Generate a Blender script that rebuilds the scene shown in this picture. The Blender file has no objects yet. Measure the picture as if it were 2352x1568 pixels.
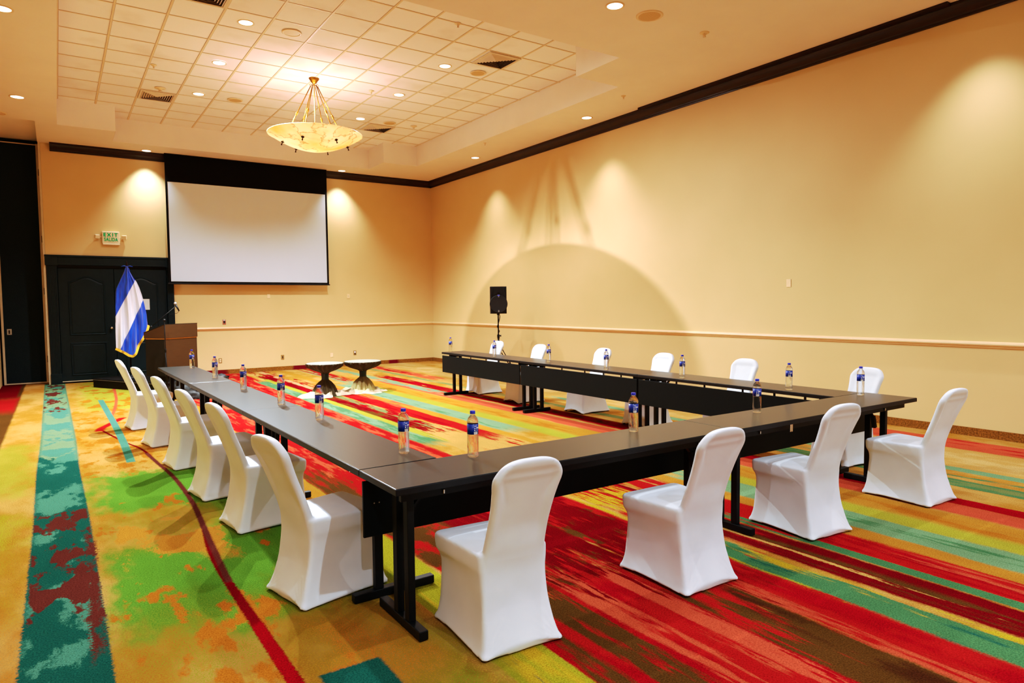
import bpy, bmesh, math, random
from math import sin, cos, pi, radians, sqrt, atan2
from mathutils import Vector, Matrix, noise as mnoise
random.seed(7)
C = bpy.context.scene.collection
SC = bpy.context.scene

# ------------------------------------------------------------------ room dimensions (metres)
XR, YB, XL, YN = 8.843, 17.09, -1.0, -4.0
ZC, ZU = 5.02, 5.50
TZ = 0.76

def lin(c, k=1.0):
    o = []
    for v in c[:3]:
        v = v / 255.0
        o.append((v / 12.92 if v <= 0.04045 else ((v + 0.055) / 1.055) ** 2.4) * k)
    return (o[0], o[1], o[2], 1.0)

# ------------------------------------------------------------------ node helpers
class NT:
    allsmooth = False
    def __init__(s, name):
        s.m = bpy.data.materials.new(name); s.m.use_nodes = True
        s.t = s.m.node_tree; s.t.nodes.clear()
        s.out = s.t.nodes.new('ShaderNodeOutputMaterial')
    def n(s, typ, **kw):
        nd = s.t.nodes.new(typ)
        for k, v in kw.items(): setattr(nd, k, v)
        return nd
    def l(s, a, b): s.t.links.new(a, b)
    def put(s, sock, v):
        if hasattr(v, 'is_linked') or isinstance(v, bpy.types.NodeSocket): s.l(v, sock)
        else: sock.default_value = v
    def math(s, op, a, b=None, c=None, clamp=False):
        nd = s.n('ShaderNodeMath', operation=op); nd.use_clamp = clamp
        s.put(nd.inputs[0], a)
        if b is not None: s.put(nd.inputs[1], b)
        if c is not None: s.put(nd.inputs[2], c)
        return nd.outputs[0]
    def vmath(s, op, a, b=None):
        nd = s.n('ShaderNodeVectorMath', operation=op)
        s.put(nd.inputs[0], a)
        if b is not None: s.put(nd.inputs[1], b)
        return nd.outputs[0]
    def mr(s, v, a, b, c=0.0, d=1.0, smooth=False):
        nd = s.n('ShaderNodeMapRange'); nd.clamp = True
        # smoothstep keeps the compiled carpet shader compact
        if smooth or s.allsmooth:
            nd.interpolation_type = 'SMOOTHSTEP'
            if a > b: a, b, c, d = b, a, d, c
        s.put(nd.inputs[0], v)
        for i, x in enumerate((a, b, c, d)): nd.inputs[1 + i].default_value = x
        return nd.outputs[0]
    def noise(s, vec, scale=5, detail=2, rough=0.5, dim='3D'):
        nd = s.n('ShaderNodeTexNoise'); nd.noise_dimensions = dim
        if vec is not None: s.l(vec, nd.inputs['Vector'])
        nd.inputs['Scale'].default_value = scale; nd.inputs['Detail'].default_value = detail
        nd.inputs['Roughness'].default_value = rough
        return nd.outputs[0]
    def mix(s, f, a, b):
        nd = s.n('ShaderNodeMix', data_type='RGBA')
        s.put(nd.inputs[0], f); s.put(nd.inputs[6], a); s.put(nd.inputs[7], b)
        return nd.outputs[2]
    def mul(s, a, b, f=1.0):
        nd = s.n('ShaderNodeMix', data_type='RGBA', blend_type='MULTIPLY')
        nd.inputs[0].default_value = f; s.put(nd.inputs[6], a); s.put(nd.inputs[7], b)
        return nd.outputs[2]
    def principled(s, color, rough=0.6, metal=0.0, spec=0.5, bump=None, bstr=0.2, bdist=0.01, **kw):
        p = s.n('ShaderNodeBsdfPrincipled')
        s.put(p.inputs['Base Color'], color); s.put(p.inputs['Roughness'], rough)
        p.inputs['Metallic'].default_value = metal
        p.inputs['Specular IOR Level'].default_value = spec
        for k, v in kw.items(): s.put(p.inputs[k], v)
        if bump is not None:
            b = s.n('ShaderNodeBump'); b.inputs['Strength'].default_value = bstr
            b.inputs['Distance'].default_value = bdist
            s.l(bump, b.inputs['Height']); s.l(b.outputs[0], p.inputs['Normal'])
        s.l(p.outputs[0], s.out.inputs[0])
        return p

def objco(t): return t.n('ShaderNodeTexCoord').outputs['Object']
def worldpos(t): return t.n('ShaderNodeNewGeometry').outputs['Position']

def simple(name, col, rough=0.6, metal=0.0, spec=0.5, var=0.06, scale=8, bump=0.0, bdist=0.004, k=1.0, stretch=None, **kw):
    t = NT(name); co = objco(t)
    if stretch:
        co = t.vmath('MULTIPLY', co, stretch)
    nz = t.noise(co, scale, 4, 0.6)
    c = lin(col, k)
    lo = tuple(x * (1 - var) for x in c[:3]) + (1,); hi = tuple(min(1, x * (1 + var)) for x in c[:3]) + (1,)
    colr = t.mix(t.mr(nz, 0.3, 0.7), lo, hi)
    t.principled(colr, rough, metal, spec, bump=nz if bump else None, bstr=bump, bdist=bdist, **kw)
    return t.m

# ------------------------------------------------------------------ carpet
def carpet_material(zx0, zx1, name='carpet_abstract'):
    t = NT(name); t.allsmooth = True; P = worldpos(t)
    sp = t.n('ShaderNodeSeparateXYZ'); t.l(P, sp.inputs[0]); X, Y = sp.outputs[0], sp.outputs[1]
    nfine = t.noise(P, 55, 2, 0.6)
    streakv = t.vmath('MULTIPLY', P, (6.0, 0.9, 1.0))
    nst = t.noise(streakv, 1.5, 4, 0.62)
    streak2 = t.vmath('MULTIPLY', t.vmath('ADD', P, (13.7, 4.2, 0)), (15.0, 1.5, 1.0))
    nst2 = t.noise(streak2, 1.3, 4, 0.62)
    nblot = t.noise(t.vmath('MULTIPLY', P, (1.0, 0.45, 1.0)), 4.6, 5, 0.58)
    nblot2 = t.noise(t.vmath('MULTIPLY', t.vmath('ADD', P, (31.0, 17.0, 0)), (1.0, 0.5, 1.0)), 2.4, 6, 0.62)
    pile = t.noise(P, 125, 3, 0.75)
    # warped stripe coordinates
    def cen(n, a): return t.math('MULTIPLY', t.math('SUBTRACT', n, 0.5), a)
    U = t.math('ADD', X, t.math('ADD', cen(nfine, 0.030), cen(nst, 0.10)))
    V = t.math('ADD', Y, t.math('ADD', cen(nst2, 3.2), cen(nfine, 0.25)))
    def comb(a, b):
        nd = t.n('ShaderNodeCombineXYZ'); t.l(a, nd.inputs[0]); t.l(b, nd.inputs[1]); return nd.outputs[0]
    UV = comb(U, V)
    UVs = comb(t.math('ADD', X, t.math('ADD', cen(nfine, 0.02), cen(nst, 0.03))), t.math('ADD', Y, cen(nst2, 0.5)))
    BL = comb(t.math('ADD', X, t.math('ADD', cen(nblot, 0.7), cen(pile, 0.16))),
              t.math('ADD', Y, t.math('ADD', cen(nblot2, 1.6), cen(pile, 0.3))))
    # colours
    K = dict(gold=(212, 144, 52), tan=(226, 170, 92), ltan=(232, 184, 116), orange=(202, 122, 36), coral=(226, 98, 66), red=(196, 34, 34),
             crimson=(176, 14, 30), dred=(128, 12, 24), brown=(104, 72, 34), dbrown=(84, 48, 28), maroon=(108, 56, 48), mint=(136, 172, 124),
             teal=(48, 102, 90), dteal=(36, 104, 92), green=(92, 140, 92), sage=(136, 146, 88), lime=(186, 178, 40), yellow=(222, 182, 40),
             leaf=(112, 164, 56), olive=(142, 142, 36), cream=(236, 176, 116), lteal=(92, 150, 126), salmon=(230, 98, 68), ygreen=(190, 180, 60))
    K = {k: lin(v, 0.56) for k, v in K.items()}
    # base: gold with drifting tan
    col = t.mix(t.mr(nblot2, 0.38, 0.62, smooth=True), K['gold'], K['tan'])
    src = {'u': UV, 's': UVs, 'b': BL, 'n': comb(t.math('ADD', X, cen(nfine, .02)), t.math('ADD', Y, cen(nfine, .03)))}
    mots = {'blp': t.math('ADD', nblot, cen(pile, .09)), 'blp2': t.math('ADD', nblot2, cen(pile, .08)), 'st': nst, 'st2': nst2, 'bl': nblot, 'bl2': nblot2, 'f': nfine, 'p': pile}
    def patch(col, x0, x1, y0, y1, c, soft=0.012, co='u', mot=None, thr=0.5, w=0.06, op=1.0, kv=0.10):
        v = t.vmath('SUBTRACT', src[co], ((x0 + x1) / 2, (y0 + y1) / 2, 0))
        v = t.vmath('ABSOLUTE', v)
        v = t.vmath('SUBTRACT', v, ((x1 - x0) / 2, (y1 - y0) / 2, 0))
        s = t.n('ShaderNodeSeparateXYZ'); t.l(v, s.inputs[0])
        d = t.math('MAXIMUM', s.outputs[0], t.math('MULTIPLY', s.outputs[1], kv if co != 'b' else 0.7))
        m = t.mr(d, soft, -soft, 0.0, op)
        if mot:
            m = t.math('MULTIPLY', m, t.mr(mots[mot], thr - w, thr + w))
        return t.mix(m, col, K[c])
    L = [
     # ---- right part, running down the room (x0,x1,y0,y1,colour,soft,coord,mottle,thr)
     (7.97, 8.5, -9, 14, 'coral', .03, 'u'), (7.97, 8.5, -9, 14, 'red', .03, 'u', 'st', .6),
     (7.07, 7.97, -9, 30, 'tan', .03, 'u'), (7.2, 7.85, -9, 30, 'ltan', .06, 'u', 'bl2', .5),
     (6.91, 7.07, -9, 9.0, 'mint', .012, 'u'), (6.7, 6.78, -9, 7, 'green', .01, 'u', 'st2', .5),
     (6.35, 6.60, -9, 5.2, 'green', .015, 'u'), (6.40, 6.55, -9, 20, 'sage', .03, 'u', 'st', .45),
     (6.6, 6.95, 12.8, 17.2, 'coral', .05, 'u', 'st', .4), (6.62, 6.85, 14, 17.2, 'red', .03, 'u', 'st', .5),
     (5.52, 5.80, -9, 13.5, 'coral', .03, 'u'), (5.56, 5.72, -9, 13, 'salmon', .04, 'u', 'bl', .5),
     (5.79, 5.98, -9, 6.0, 'crimson', .012, 'u'), (5.86, 6.18, 4.6, 14.2, 'crimson', .03, 'u', 'st', .36),
     (5.98, 6.12, 4.5, 11, 'brown', .03, 'u', 'bl', .5),
     (5.14, 5.5, -9, 17.5, 'gold', .05, 'u'), (5.2, 5.38, -9, 17.5, 'orange', .05, 'u', 'st', .52),
     (5.2, 5.9, 14.8, 17.2, 'tan', .1, 'u'), (5.62, 5.86, 10.6, 16.4, 'mint', .03, 'u', 'st', .45),
     (4.93, 5.16, -9, 13, 'ygreen', .05, 'u'), 
     (4.62, 4.95, -9, 4.4, 'mint', .02, 'u'), (4.74, 4.84, -9, 3.2, 'green', .02, 'u', 'st2', .5),
     (4.60, 4.93, 7.0, 13.2, 'mint', .03, 's'), (4.66, 4.74, 7.2, 13, 'green', .03, 'u', 'st2', .52),
     (4.90, 5.12, 12.2, 16.2, 'mint', .05, 'u', 'st', .42),
     (4.95, 5.3, 13.5, 17.2, 'red', .05, 'u', 'st', .48),
     (4.42, 4.62, -9, 17, 'gold', .03, 'u'),
     (4.15, 4.45, -9, 12.8, 'red', .02, 'u'), (4.2, 4.42, -9, 3, 'crimson', .02, 'u', 'st', .5), (4.3, 4.42, -9, 2.2, 'coral', .02, 'u', 'st2', .52),
     (4.2, 4.5, 4.5, 6.8, 'tan', .02, 'u', 'st2', .45), (4.4, 4.62, 9.5, 12.5, 'coral', .02, 'u', 'st', .5),
     (4.07, 4.17, -9, 3.3, 'green', .008, 's'), (3.98, 4.11, 7.5, 12, 'sage', .008, 's'), (3.98, 4.11, 12, 18, 'cream', .012, 's'),
     (3.72, 4.06, -9, 6.2, 'dred', .02, 'u'), (3.72, 3.98, 7.4, 16, 'dred', .02, 'u'), (3.74, 4.3, 7.4, 17.2, 'crimson', .03, 'u', 'st', .52),
     (3.78, 3.95, 1.5, 4.5, 'brown', .03, 'u', 'st', .5), (3.74, 3.96, 8, 12, 'brown', .03, 'u', 'st', .54),
     (3.66, 4.2, 5.6, 7.6, 'tan', .02, 'u'), (4.1, 4.45, 5.2, 7.0, 'tan', .03, 'u', 'st2', .52), (3.5, 4.3, 3.0, 5.9, 'red', .03, 'u', 'st', .45),
     (3.42, 3.98, 3.9, 4.4, 'yellow', .02, 'u', 'st2', .46), (3.84, 3.875, 1.7, 3.3, 'tan', .006, 'u'),
     (3.42, 3.66, -9, 3.1, 'green', .012, 'u'), (3.42, 3.62, -9, 2.7, 'teal', .03, 'u', 'st', .58),
     (3.58, 3.66, 2.0, 3.4, 'yellow', .015, 'u', 'st', .47), (3.66, 3.71, -9, 2.2, 'yellow', .010, 'u', 'st2', .52), (3.36, 3.45, 2.0, 3.6, 'lime', .012, 'u', 'st2', .45),
     (3.43, 3.72, 6.9, 14.8, 'green', .02, 's'), (3.46, 3.68, 7.2, 14, 'mint', .05, 'u', 'st', .5), (3.66, 3.78, 7.2, 15, 'ygreen', .02, 'u'),
     (3.3, 3.6, 15, 17.2, 'red', .03, 'u'),
     (3.10, 3.43, -9, 3.6, 'red', .015, 'u'), (3.24, 3.40, -9, 2.6, 'crimson', .03, 'u', 'bl', .45), (3.08, 3.2, -9, 2.6, 'coral', .02, 'u', 'st2', .48),
     (1.84, 3.43, 3.1, 6.4, 'red', .02, 'u'), (1.84, 3.43, 6.4, 17.3, 'coral', .02, 'u'), (1.84, 3.43, 6.0, 17.3, 'red', .03, 'u', 'st', .46),
     (2.2, 3.3, 9.0, 17.3, 'crimson', .03, 'u', 'st', .6), (2.3, 3.2, 6, 17.3, 'sage', .03, 'u', 'bl', .60),
     (1.84, 3.4, 2.9, 5.6, 'brown', .05, 'u', 'blp', .52, .03), (1.84, 2.08, 4.4, 6.2, 'brown', .04, 'u'), (1.84, 2.4, 3.0, 5.0, 'brown', .04, 'u', 'bl', .50),
     (2.3, 3.4, 2.6, 4.6, 'dred', .04, 'u', 'st', .44),
     (1.82, 2.76, -9, 3.0, 'crimson', .012, 'u'), (1.84, 2.7, -9, 3.0, 'red', .02, 'u', 'bl', .5), (2.74, 3.09, -9, 2.6, 'brown', .015, 'u'),
     (2.74, 3.09, 2.0, 2.9, 'red', .02, 'u', 'st', .48), (2.93, 3.06, -9, 2.4, 'dbrown', .04, 'u', 'bl', .5),
     (2.60, 2.72, 1.5, 2.85, 'salmon', .01, 'u', 'st', .38), (2.30, 2.46, 1.8, 3.0, 'coral', .012, 'u', 'st', .46), (2.52, 2.6, -9, 2.1, 'coral', .01, 'u', 'st2', .5),
     (2.05, 2.26, -9, 3.0, 'brown', .012, 'u', 'st', .44), (1.84, 1.98, -9, 3.1, 'brown', .02, 'u', 'st', .50),
     # ---- yellow band
     (1.56, 1.83, -9, 6.6, 'lime', .010, 's'), (1.56, 1.83, 5.0, 17.2, 'gold', .012, 's'), (1.60, 1.80, -9, 3.0, 'yellow', .02, 'u', 'st', .48),
     (1.58, 1.70, 1.6, 2.7, 'teal', .01, 'u', 'st2', .58),
     # ---- left field
     (0.18, 1.50, 3.5, 5.1, 'leaf', .10, 'b'), (0.20, 1.5, 5.9, 7.5, 'leaf', .10, 'b'), (0.9, 1.55, 3.8, 7.0, 'leaf', .12, 'b'),
     (0.25, 1.1, 5.0, 5.9, 'olive', .2, 'b', 'p', .50), (0.85, 1.56, 1.0, 3.9, 'olive', .15, 'b', 'p', .44), (0.15, 0.9, 3.0, 3.8, 'olive', .3, 'b', 'p', .5), (0.9, 1.4, 2.6, 3.4, 'orange', .2, 'b', 'p', .5),
     (0.2, 1.5, 3.6, 6.4, 'orange', .05, 'b', 'blp', .605, .02), (0.2, 1.2, 2.4, 4.2, 'orange', .06, 'b', 'blp', .55, .03), (0.2, 1.3, 4.8, 5.9, 'gold', .1, 'b', 'blp2', .545, .02),
     (0.15, 0.95, 7.4, 13, 'orange', .1, 'b', 'blp', .54, .03), (0.3, 1.6, 12.3, 16.9, 'ygreen', .15, 'b'), (0.3, 1.6, 12, 16.9, 'orange', .1, 'b', 'bl', .55, .03),
     (-0.9, -0.28, 7.2, 9.6, 'ygreen', .15, 'b', 'p', .45), (-0.9, -0.25, 4.3, 6.4, 'lime', .15, 'b', 'p', .48), (-0.9, -0.2, 2.5, 5.5, 'orange', .1, 'b', 'p', .54),
     (-1.1, -0.60, 8.6, 18, 'brown', .02, 's'), (-1.1, -0.62, 13.0, 14.9, 'red', .05, 's'), (-1.1, -0.66, 15.0, 18, 'dred', .03, 's'),
     (0.88, 1.16, 2.45, 2.83, 'teal', .01, 'n', None, .5, .06, 1.0, 1.0),
    ]
    for e in L:
        e = list(e)
        mg = .55 if len(e) > 6 and e[6] == 'b' else .16
        if e[1] < zx0 - mg or e[0] > zx1 + mg: continue
        kw = dict(soft=e[5] if len(e) > 5 else .012, co=e[6] if len(e) > 6 else 'u')
        if len(e) > 7: kw['mot'] = e[7]
        if len(e) > 8: kw['thr'] = e[8]
        if len(e) > 9: kw['w'] = e[9]
        if len(e) > 11: kw['kv'] = e[11]
        col = patch(col, e[0], e[1], e[2], e[3], e[4], **kw)
    if zx0 > 1.2: L_ribbons = False
    else: L_ribbons = True
    # ribbons whose centre wanders along the room
    def ribbon(col, pts, hw, c, soft=.012, jag=.03, y0=0., y1=18., mot=None, thr=.5, w=.05, src='f', ywarp=0.0):
        fc = t.n('ShaderNodeFloatCurve'); cm = fc.mapping; cv = cm.curves[0]
        cm.clip_min_x, cm.clip_max_x, cm.clip_min_y, cm.clip_max_y = 0, 1, 0, 1
        P2 = [((y - y0) / (y1 - y0), (x + 1) / 3.0) for x, y in pts]
        P2.sort()
        cv.points[0].location = P2[0]; cv.points[1].location = P2[-1]
        for q in P2[1:-1]: cv.points.new(*q)
        cm.update()
        t.l(t.mr(Y, y0, y1), fc.inputs[1]); fc.inputs[0].default_value = 1.0
        cx = t.math('SUBTRACT', t.math('MULTIPLY', fc.outputs[0], 3.0), 1.0)
        d = t.math('SUBTRACT', t.math('ADD', X, cen(nfine if src == 'f' else nblot, jag)), cx)
        d = t.math('SUBTRACT', t.math('ABSOLUTE', d), hw)
        m = t.mr(d, soft, -soft)
        Yw = t.math('ADD', Y, t.math('ADD', cen(nblot2, ywarp), cen(pile, .3 if ywarp else 0)))
        m = t.math('MULTIPLY', m, t.mr(Yw, P2[0][0] * (y1 - y0) + y0 - .01, P2[0][0] * (y1 - y0) + y0 + .03))
        m = t.math('MULTIPLY', m, t.mr(Yw, P2[-1][0] * (y1 - y0) + y0 + .01, P2[-1][0] * (y1 - y0) + y0 - .05))
        if mot: m = t.math('MULTIPLY', m, t.mr(mots[mot], thr - w, thr + w))
        return t.mix(m, col, K[c])
    if L_ribbons:
        tp = [(-0.03, 1.5), (-0.03, 3.4), (-0.03, 4.5), (-0.04, 6), (-0.05, 7.5), (-0.045, 10), (-0.055, 12.5), (-0.07, 15.5), (-0.085, 17.3)]
        col = ribbon(col, tp, .178, 'teal', .008, .04)
        col = ribbon(col, [q for q in tp if q[1] > 9] + [(-0.045, 8.6)], .17, 'mint', .03, .06, ywarp=3.0)
        col = ribbon(col, tp, .165, 'lteal', .03, .1, mot='blp2', thr=.52, w=.02)
        col = ribbon(col, [(-0.03, 4.1), (-0.035, 5), (-0.04, 6.3)], .17, 'maroon', .006, .03, mot='blp', thr=.50, w=.012, ywarp=1.6)
        col = ribbon(col, [(0.125, 3.4), (0.132, 4.2), (0.12, 5), (0.125, 6.3)], .028, 'maroon', .012, .1, mot='bl2', thr=.47, w=.03)
        col = ribbon(col, [(-0.07, 12.5), (-0.085, 17.3)], .16, 'maroon', .006, .03, mot='bl', thr=.54, w=.012)
        hwv = t.mr(Y, 2.6, 6.0, .032, .015)
        cr = [(0.768, 2.3), (0.768, 2.82), (0.785, 3.2), (0.82, 3.64), (0.845, 4.11), (0.862, 4.61), (0.866, 5.3), (0.85, 6.21), (0.80, 7.15), (0.74, 8.38), (0.612, 9.3), (0.49, 10.34)]
        col = ribbon(col, cr, hwv, 'dred', .008, .025)
        col = ribbon(col, cr[0:4], hwv, 'crimson', .008, .025, ywarp=1.0)
        col = ribbon(col, cr[0:2], t.mr(Y, 2.3, 2.6, .02, .028), 'coral', .014, .03, mot='p', thr=.47)
        col = ribbon(col, cr[4:10], .020, 'maroon', .010, .02)
        pass
        col = ribbon(col, [(0.45, 10.2), (0.40, 10.8), (0.47, 11.3)], .055, 'red', .02, .05)
        col = ribbon(col, [(0.46, 11.2), (0.63, 12.9), (0.80, 15.2), (0.82, 15.6)], .025, 'coral', .01, .03)
        col = ribbon(col, [(0.585, 7.95), (0.60, 10), (0.585, 13.7)], .042, 'lteal', .006, .02)
    # pile: speckle of individual tufts
    spk = t.mr(pile, 0.30, 0.70, 0.58, 1.26)
    cc = t.n('ShaderNodeCombineXYZ'); [t.l(spk, cc.inputs[i]) for i in range(3)]
    col = t.mul(col, cc.outputs[0])
    drift = t.mr(nblot2, 0.3, 0.7, 0.88, 1.08)
    c2 = t.n('ShaderNodeCombineXYZ'); [t.l(drift, c2.inputs[i]) for i in range(3)]
    col = t.mul(col, c2.outputs[0])
    t.principled(col, 0.95, spec=0.0, bump=pile, bstr=0.5, bdist=0.004)
    return t.m

# ------------------------------------------------------------------ other materials
def wall_mat():
    t = NT('wall_vinyl_cream'); P = worldpos(t)
    big = t.noise(P, 0.7, 3, 0.5); fine = t.noise(t.vmath('MULTIPLY', P, (1, 1, 2.2)), 150, 2, 0.6)
    c = t.mix(t.mr(big, 0.3, 0.7), lin((214, 184, 130)), lin((221, 191, 138)))
    t.principled(c, 0.55, spec=0.25, bump=fine, bstr=0.08, bdist=0.003)
    return t.m
def tile_mat():
    t = NT('ceiling_tile_mineral'); P = worldpos(t)
    s = t.n('ShaderNodeSeparateXYZ'); t.l(P, s.inputs[0])
    def edge(v, o):
        f = t.math('FRACT', t.math('DIVIDE', t.math('SUBTRACT', v, o), 0.611))
        return t.math('MULTIPLY', t.math('ABSOLUTE', t.math('SUBTRACT', f, 0.5)), 2.0)
    m = t.math('MAXIMUM', edge(s.outputs[0], 0.772), edge(s.outputs[1], 10.165))
    line = t.mr(m, 0.935, 0.962)  # shadow gap beside the grid bars, painted into the tile colour
    ids = t.n('ShaderNodeTexWhiteNoise'); ids.noise_dimensions = '2D'
    fl = t.vmath('FLOOR', t.vmath('DIVIDE', t.vmath('SUBTRACT', P, (0.772, 10.165, 0)), (0.611, 0.611, 1)))
    t.l(fl, ids.inputs[0])
    base = t.mix(ids.outputs[0], lin((248, 238, 232)), lin((254, 246, 242)))
    sp = t.noise(P, 120, 3, 0.7); blot = t.noise(P, 1.3, 3)
    base = t.mix(t.mr(sp, 0.58, 0.7, 0, 0.25), base, lin((190, 160, 125)))
    base = t.mix(t.mr(blot, 0.55, 0.75, 0, 0.25), base, lin((200, 165, 120)))
    col = t.mix(line, base, lin((120, 84, 44)))
    t.principled(col, 0.9, spec=0.1, bump=sp, bstr=0.15, bdist=0.003)
    return t.m
def crown_mat():
    t = NT('crown_dark_walnut'); P = worldpos(t)
    n = t.noise(t.vmath('MULTIPLY', P, (1.2, 1.2, 30)), 3, 4, 0.6)
    c = t.mix(t.mr(n, 0.35, 0.7), lin((18, 10, 8)), lin((46, 20, 12)))
    t.principled(c, 0.38, spec=0.4, bump=n, bstr=0.1)
    return t.m
def base_mat():
    t = NT('carpet_border'); P = worldpos(t)
    n = t.noise(t.vmath('MULTIPLY', P, (.8, .8, .3)), 1.1, 2); sp = t.noise(P, 60, 3, .7)
    c = t.mix(t.mr(sp, .35, .65), lin((96, 62, 22)), lin((150, 100, 36)))
    c = t.mix(t.mr(n, .52, .55), c, lin((98, 10, 22)))
    t.principled(c, 0.95, spec=.1, bump=sp, bstr=.4)
    return t.m
def laminate():
    t = NT('laminate_black_grain'); co = objco(t)
    n = t.noise(t.vmath('MULTIPLY', co, (0.7, 40, 40)), 2.6, 3, 0.5)
    c = t.mix(t.mr(n, 0.35, 0.65), lin((22, 29, 31)), lin((30, 37, 38)))
    t.principled(c, .29, spec=0.62, **{'Specular Tint': (.78, .95, 1.0, 1)})
    return t.m
def spandex():
    t = NT('spandex_white'); co = objco(t)
    w = t.noise(t.vmath('MULTIPLY', co, (400, 400, 150)), 1.0, 1); b = t.noise(co, 3.2, 3, .5)
    c = t.mix(t.mr(b, .3, .7), lin((212, 215, 219)), lin((224, 227, 231)))
    t.principled(c, 0.5, spec=0.3, bump=t.math('ADD', t.math('MULTIPLY', b, 1.0), t.math('MULTIPLY', w, .02)), bstr=0.25, bdist=0.03, **{'Sheen Weight': .15})
    return t.m
def alabaster():
    t = NT('alabaster_glass'); co = objco(t)
    wv = t.noise(co, 1.7, 4, .55); ridge = t.math('ABSOLUTE', t.math('SUBTRACT', wv, .5))
    vein = t.mr(ridge, 0.0, 0.016, 1.0, 0.0); cl = t.noise(co, 1.6, 3)
    c = t.mix(t.mr(cl, .35, .65), lin((226, 178, 96)), lin((250, 226, 180)))
    c = t.mix(t.math('MULTIPLY', vein, .75), c, lin((120, 84, 20)))
    d = t.n('ShaderNodeBsdfPrincipled'); t.l(c, d.inputs['Base Color']); d.inputs['Roughness'].default_value = .3
    tr = t.n('ShaderNodeBsdfTranslucent'); t.l(c, tr.inputs[0])
    em = t.n('ShaderNodeEmission'); t.l(c, em.inputs[0]); em.inputs[1].default_value = 0.5
    mx = t.n('ShaderNodeMixShader'); mx.inputs[0].default_value = .5
    t.l(d.outputs[0], mx.inputs[1]); t.l(tr.outputs[0], mx.inputs[2])
    ad = t.n('ShaderNodeAddShader'); t.l(mx.outputs[0], ad.inputs[0]); t.l(em.outputs[0], ad.inputs[1])
    t.l(ad.outputs[0], t.out.inputs[0])
    return t.m
def pet_water():
    t = NT('clear_bottle_water'); co = objco(t)
    n = t.noise(t.vmath('MULTIPLY', co, (60, 60, 18)), 1.0, 2)
    g = t.n('ShaderNodeBsdfGlass'); g.inputs['IOR'].default_value = 1.30; g.inputs['Roughness'].default_value = 0.01
    g.inputs[0].default_value = (.97, .98, .98, 1)
    b = t.n('ShaderNodeBump'); b.inputs['Strength'].default_value = .35; b.inputs['Distance'].default_value = .006
    t.l(n, b.inputs['Height']); t.l(b.outputs[0], g.inputs['Normal'])
    tr = t.n('ShaderNodeBsdfTransparent'); tr.inputs[0].default_value = (.95, .96, .96, 1)
    mx = t.n('ShaderNodeMixShader'); mx.inputs[0].default_value = .55
    t.l(tr.outputs[0], mx.inputs[1]); t.l(g.outputs[0], mx.inputs[2]); t.l(mx.outputs[0], t.out.inputs[0])
    return t.m
def emit(name, col, s):
    t = NT(name); e = t.n('ShaderNodeEmission'); co = objco(t)
    n = t.noise(co, 10, 2)
    c = t.mix(t.mr(n, .3, .7), lin(col, .97), lin(col))
    t.l(c, e.inputs[0]); e.inputs[1].default_value = s; t.l(e.outputs[0], t.out.inputs[0]); return t.m
def flag_mat():
    t = NT('flag_satin'); co = objco(t)
    s = t.n('ShaderNodeSeparateXYZ'); t.l(co, s.inputs[0]); x, z = s.outputs[0], s.outputs[2]
    # white band between two slanted lines, in flag coordinates
    def side(ax, az, bx, bz):
        # signed: >0 right/below of the line a->b
        dx, dz = bx - ax, bz - az; L = sqrt(dx * dx + dz * dz)
        return t.math('ADD', t.math('MULTIPLY', t.math('SUBTRACT', x, ax), -dz / L), t.math('MULTIPLY', t.math('SUBTRACT', z, az), dx / L))
    a = side(0.16, 2.20, -0.26, 1.38); b = side(0.285, 1.80, -0.185, 0.76)
    ma = t.mr(a, -.002, .002); mb = t.mr(b, -.002, .002)
    white = t.math('MULTIPLY', ma, t.math('SUBTRACT', 1.0, mb))
    white = t.math('ABSOLUTE', white)
    n = t.noise(t.vmath('MULTIPLY', co, (30, 30, 5)), 1, 3)
    blue = t.mix(t.mr(n, .3, .7), lin((6, 44, 150)), lin((14, 74, 200)))
    c = t.mix(white, blue, lin((222, 216, 226)))
    t.principled(c, 0.38, spec=.5, bump=n, bstr=.2, bdist=.01, **{'Sheen Weight': .3})
    return t.m
def cloth_fade(name, ca, cb, z0, z1):
    t = NT(name); co = objco(t); s = t.n('ShaderNodeSeparateXYZ'); t.l(co, s.inputs[0])
    n = t.noise(co, 9, 4, .6)
    zz = t.math('ADD', s.outputs[2], t.math('MULTIPLY', t.math('SUBTRACT', n, .5), .22))
    c = t.mix(t.mr(zz, z0, z1), lin(ca), lin(cb))
    t.principled(c, .7, spec=.3, bump=n, bstr=.3, bdist=.01)
    return t.m

M = {}
CZ = [XL, .25, 1.3, 2.74, 3.72, 4.75, 5.9, XR]
CM_ = [carpet_material(a, b) for a, b in zip(CZ, CZ[1:])]
M['wall'] = wall_mat(); M['tile'] = tile_mat(); M['crown'] = crown_mat(); M['base'] = base_mat()
M['soffit'] = simple('ceiling_paint_warm', (244, 230, 216), .7, spec=.2, var=.03, scale=1.2)
M['rail'] = simple('rail_paint_cream', (232, 200, 150), .45, spec=.4, var=.03)
M['tbar'] = simple('grid_bar_enamel', (232, 208, 168), .5, var=.03)
M['lam'] = laminate()
M['edge'] = simple('table_edge_vinyl', (14, 17, 20), .45, spec=.25, var=.2, scale=20)
M['blacksteel'] = simple('black_powdercoat', (8, 12, 14), .5, spec=.22, var=.15, scale=30)
M['panel'] = simple('panel_black_laminate', (8, 17, 20), .5, spec=.15, var=.15, scale=20, stretch=(1, 8, 8))
M['chrome'] = simple('bright_chrome', (210, 205, 195), .2, metal=1.0, var=.03)
M['spandex'] = spandex()
M['shoe'] = simple('rubber_glide', (20, 20, 20), .7)
M['pet'] = pet_water()
M['label'] = simple('label_blue', (14, 48, 150), .35, var=.2, scale=25)
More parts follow.
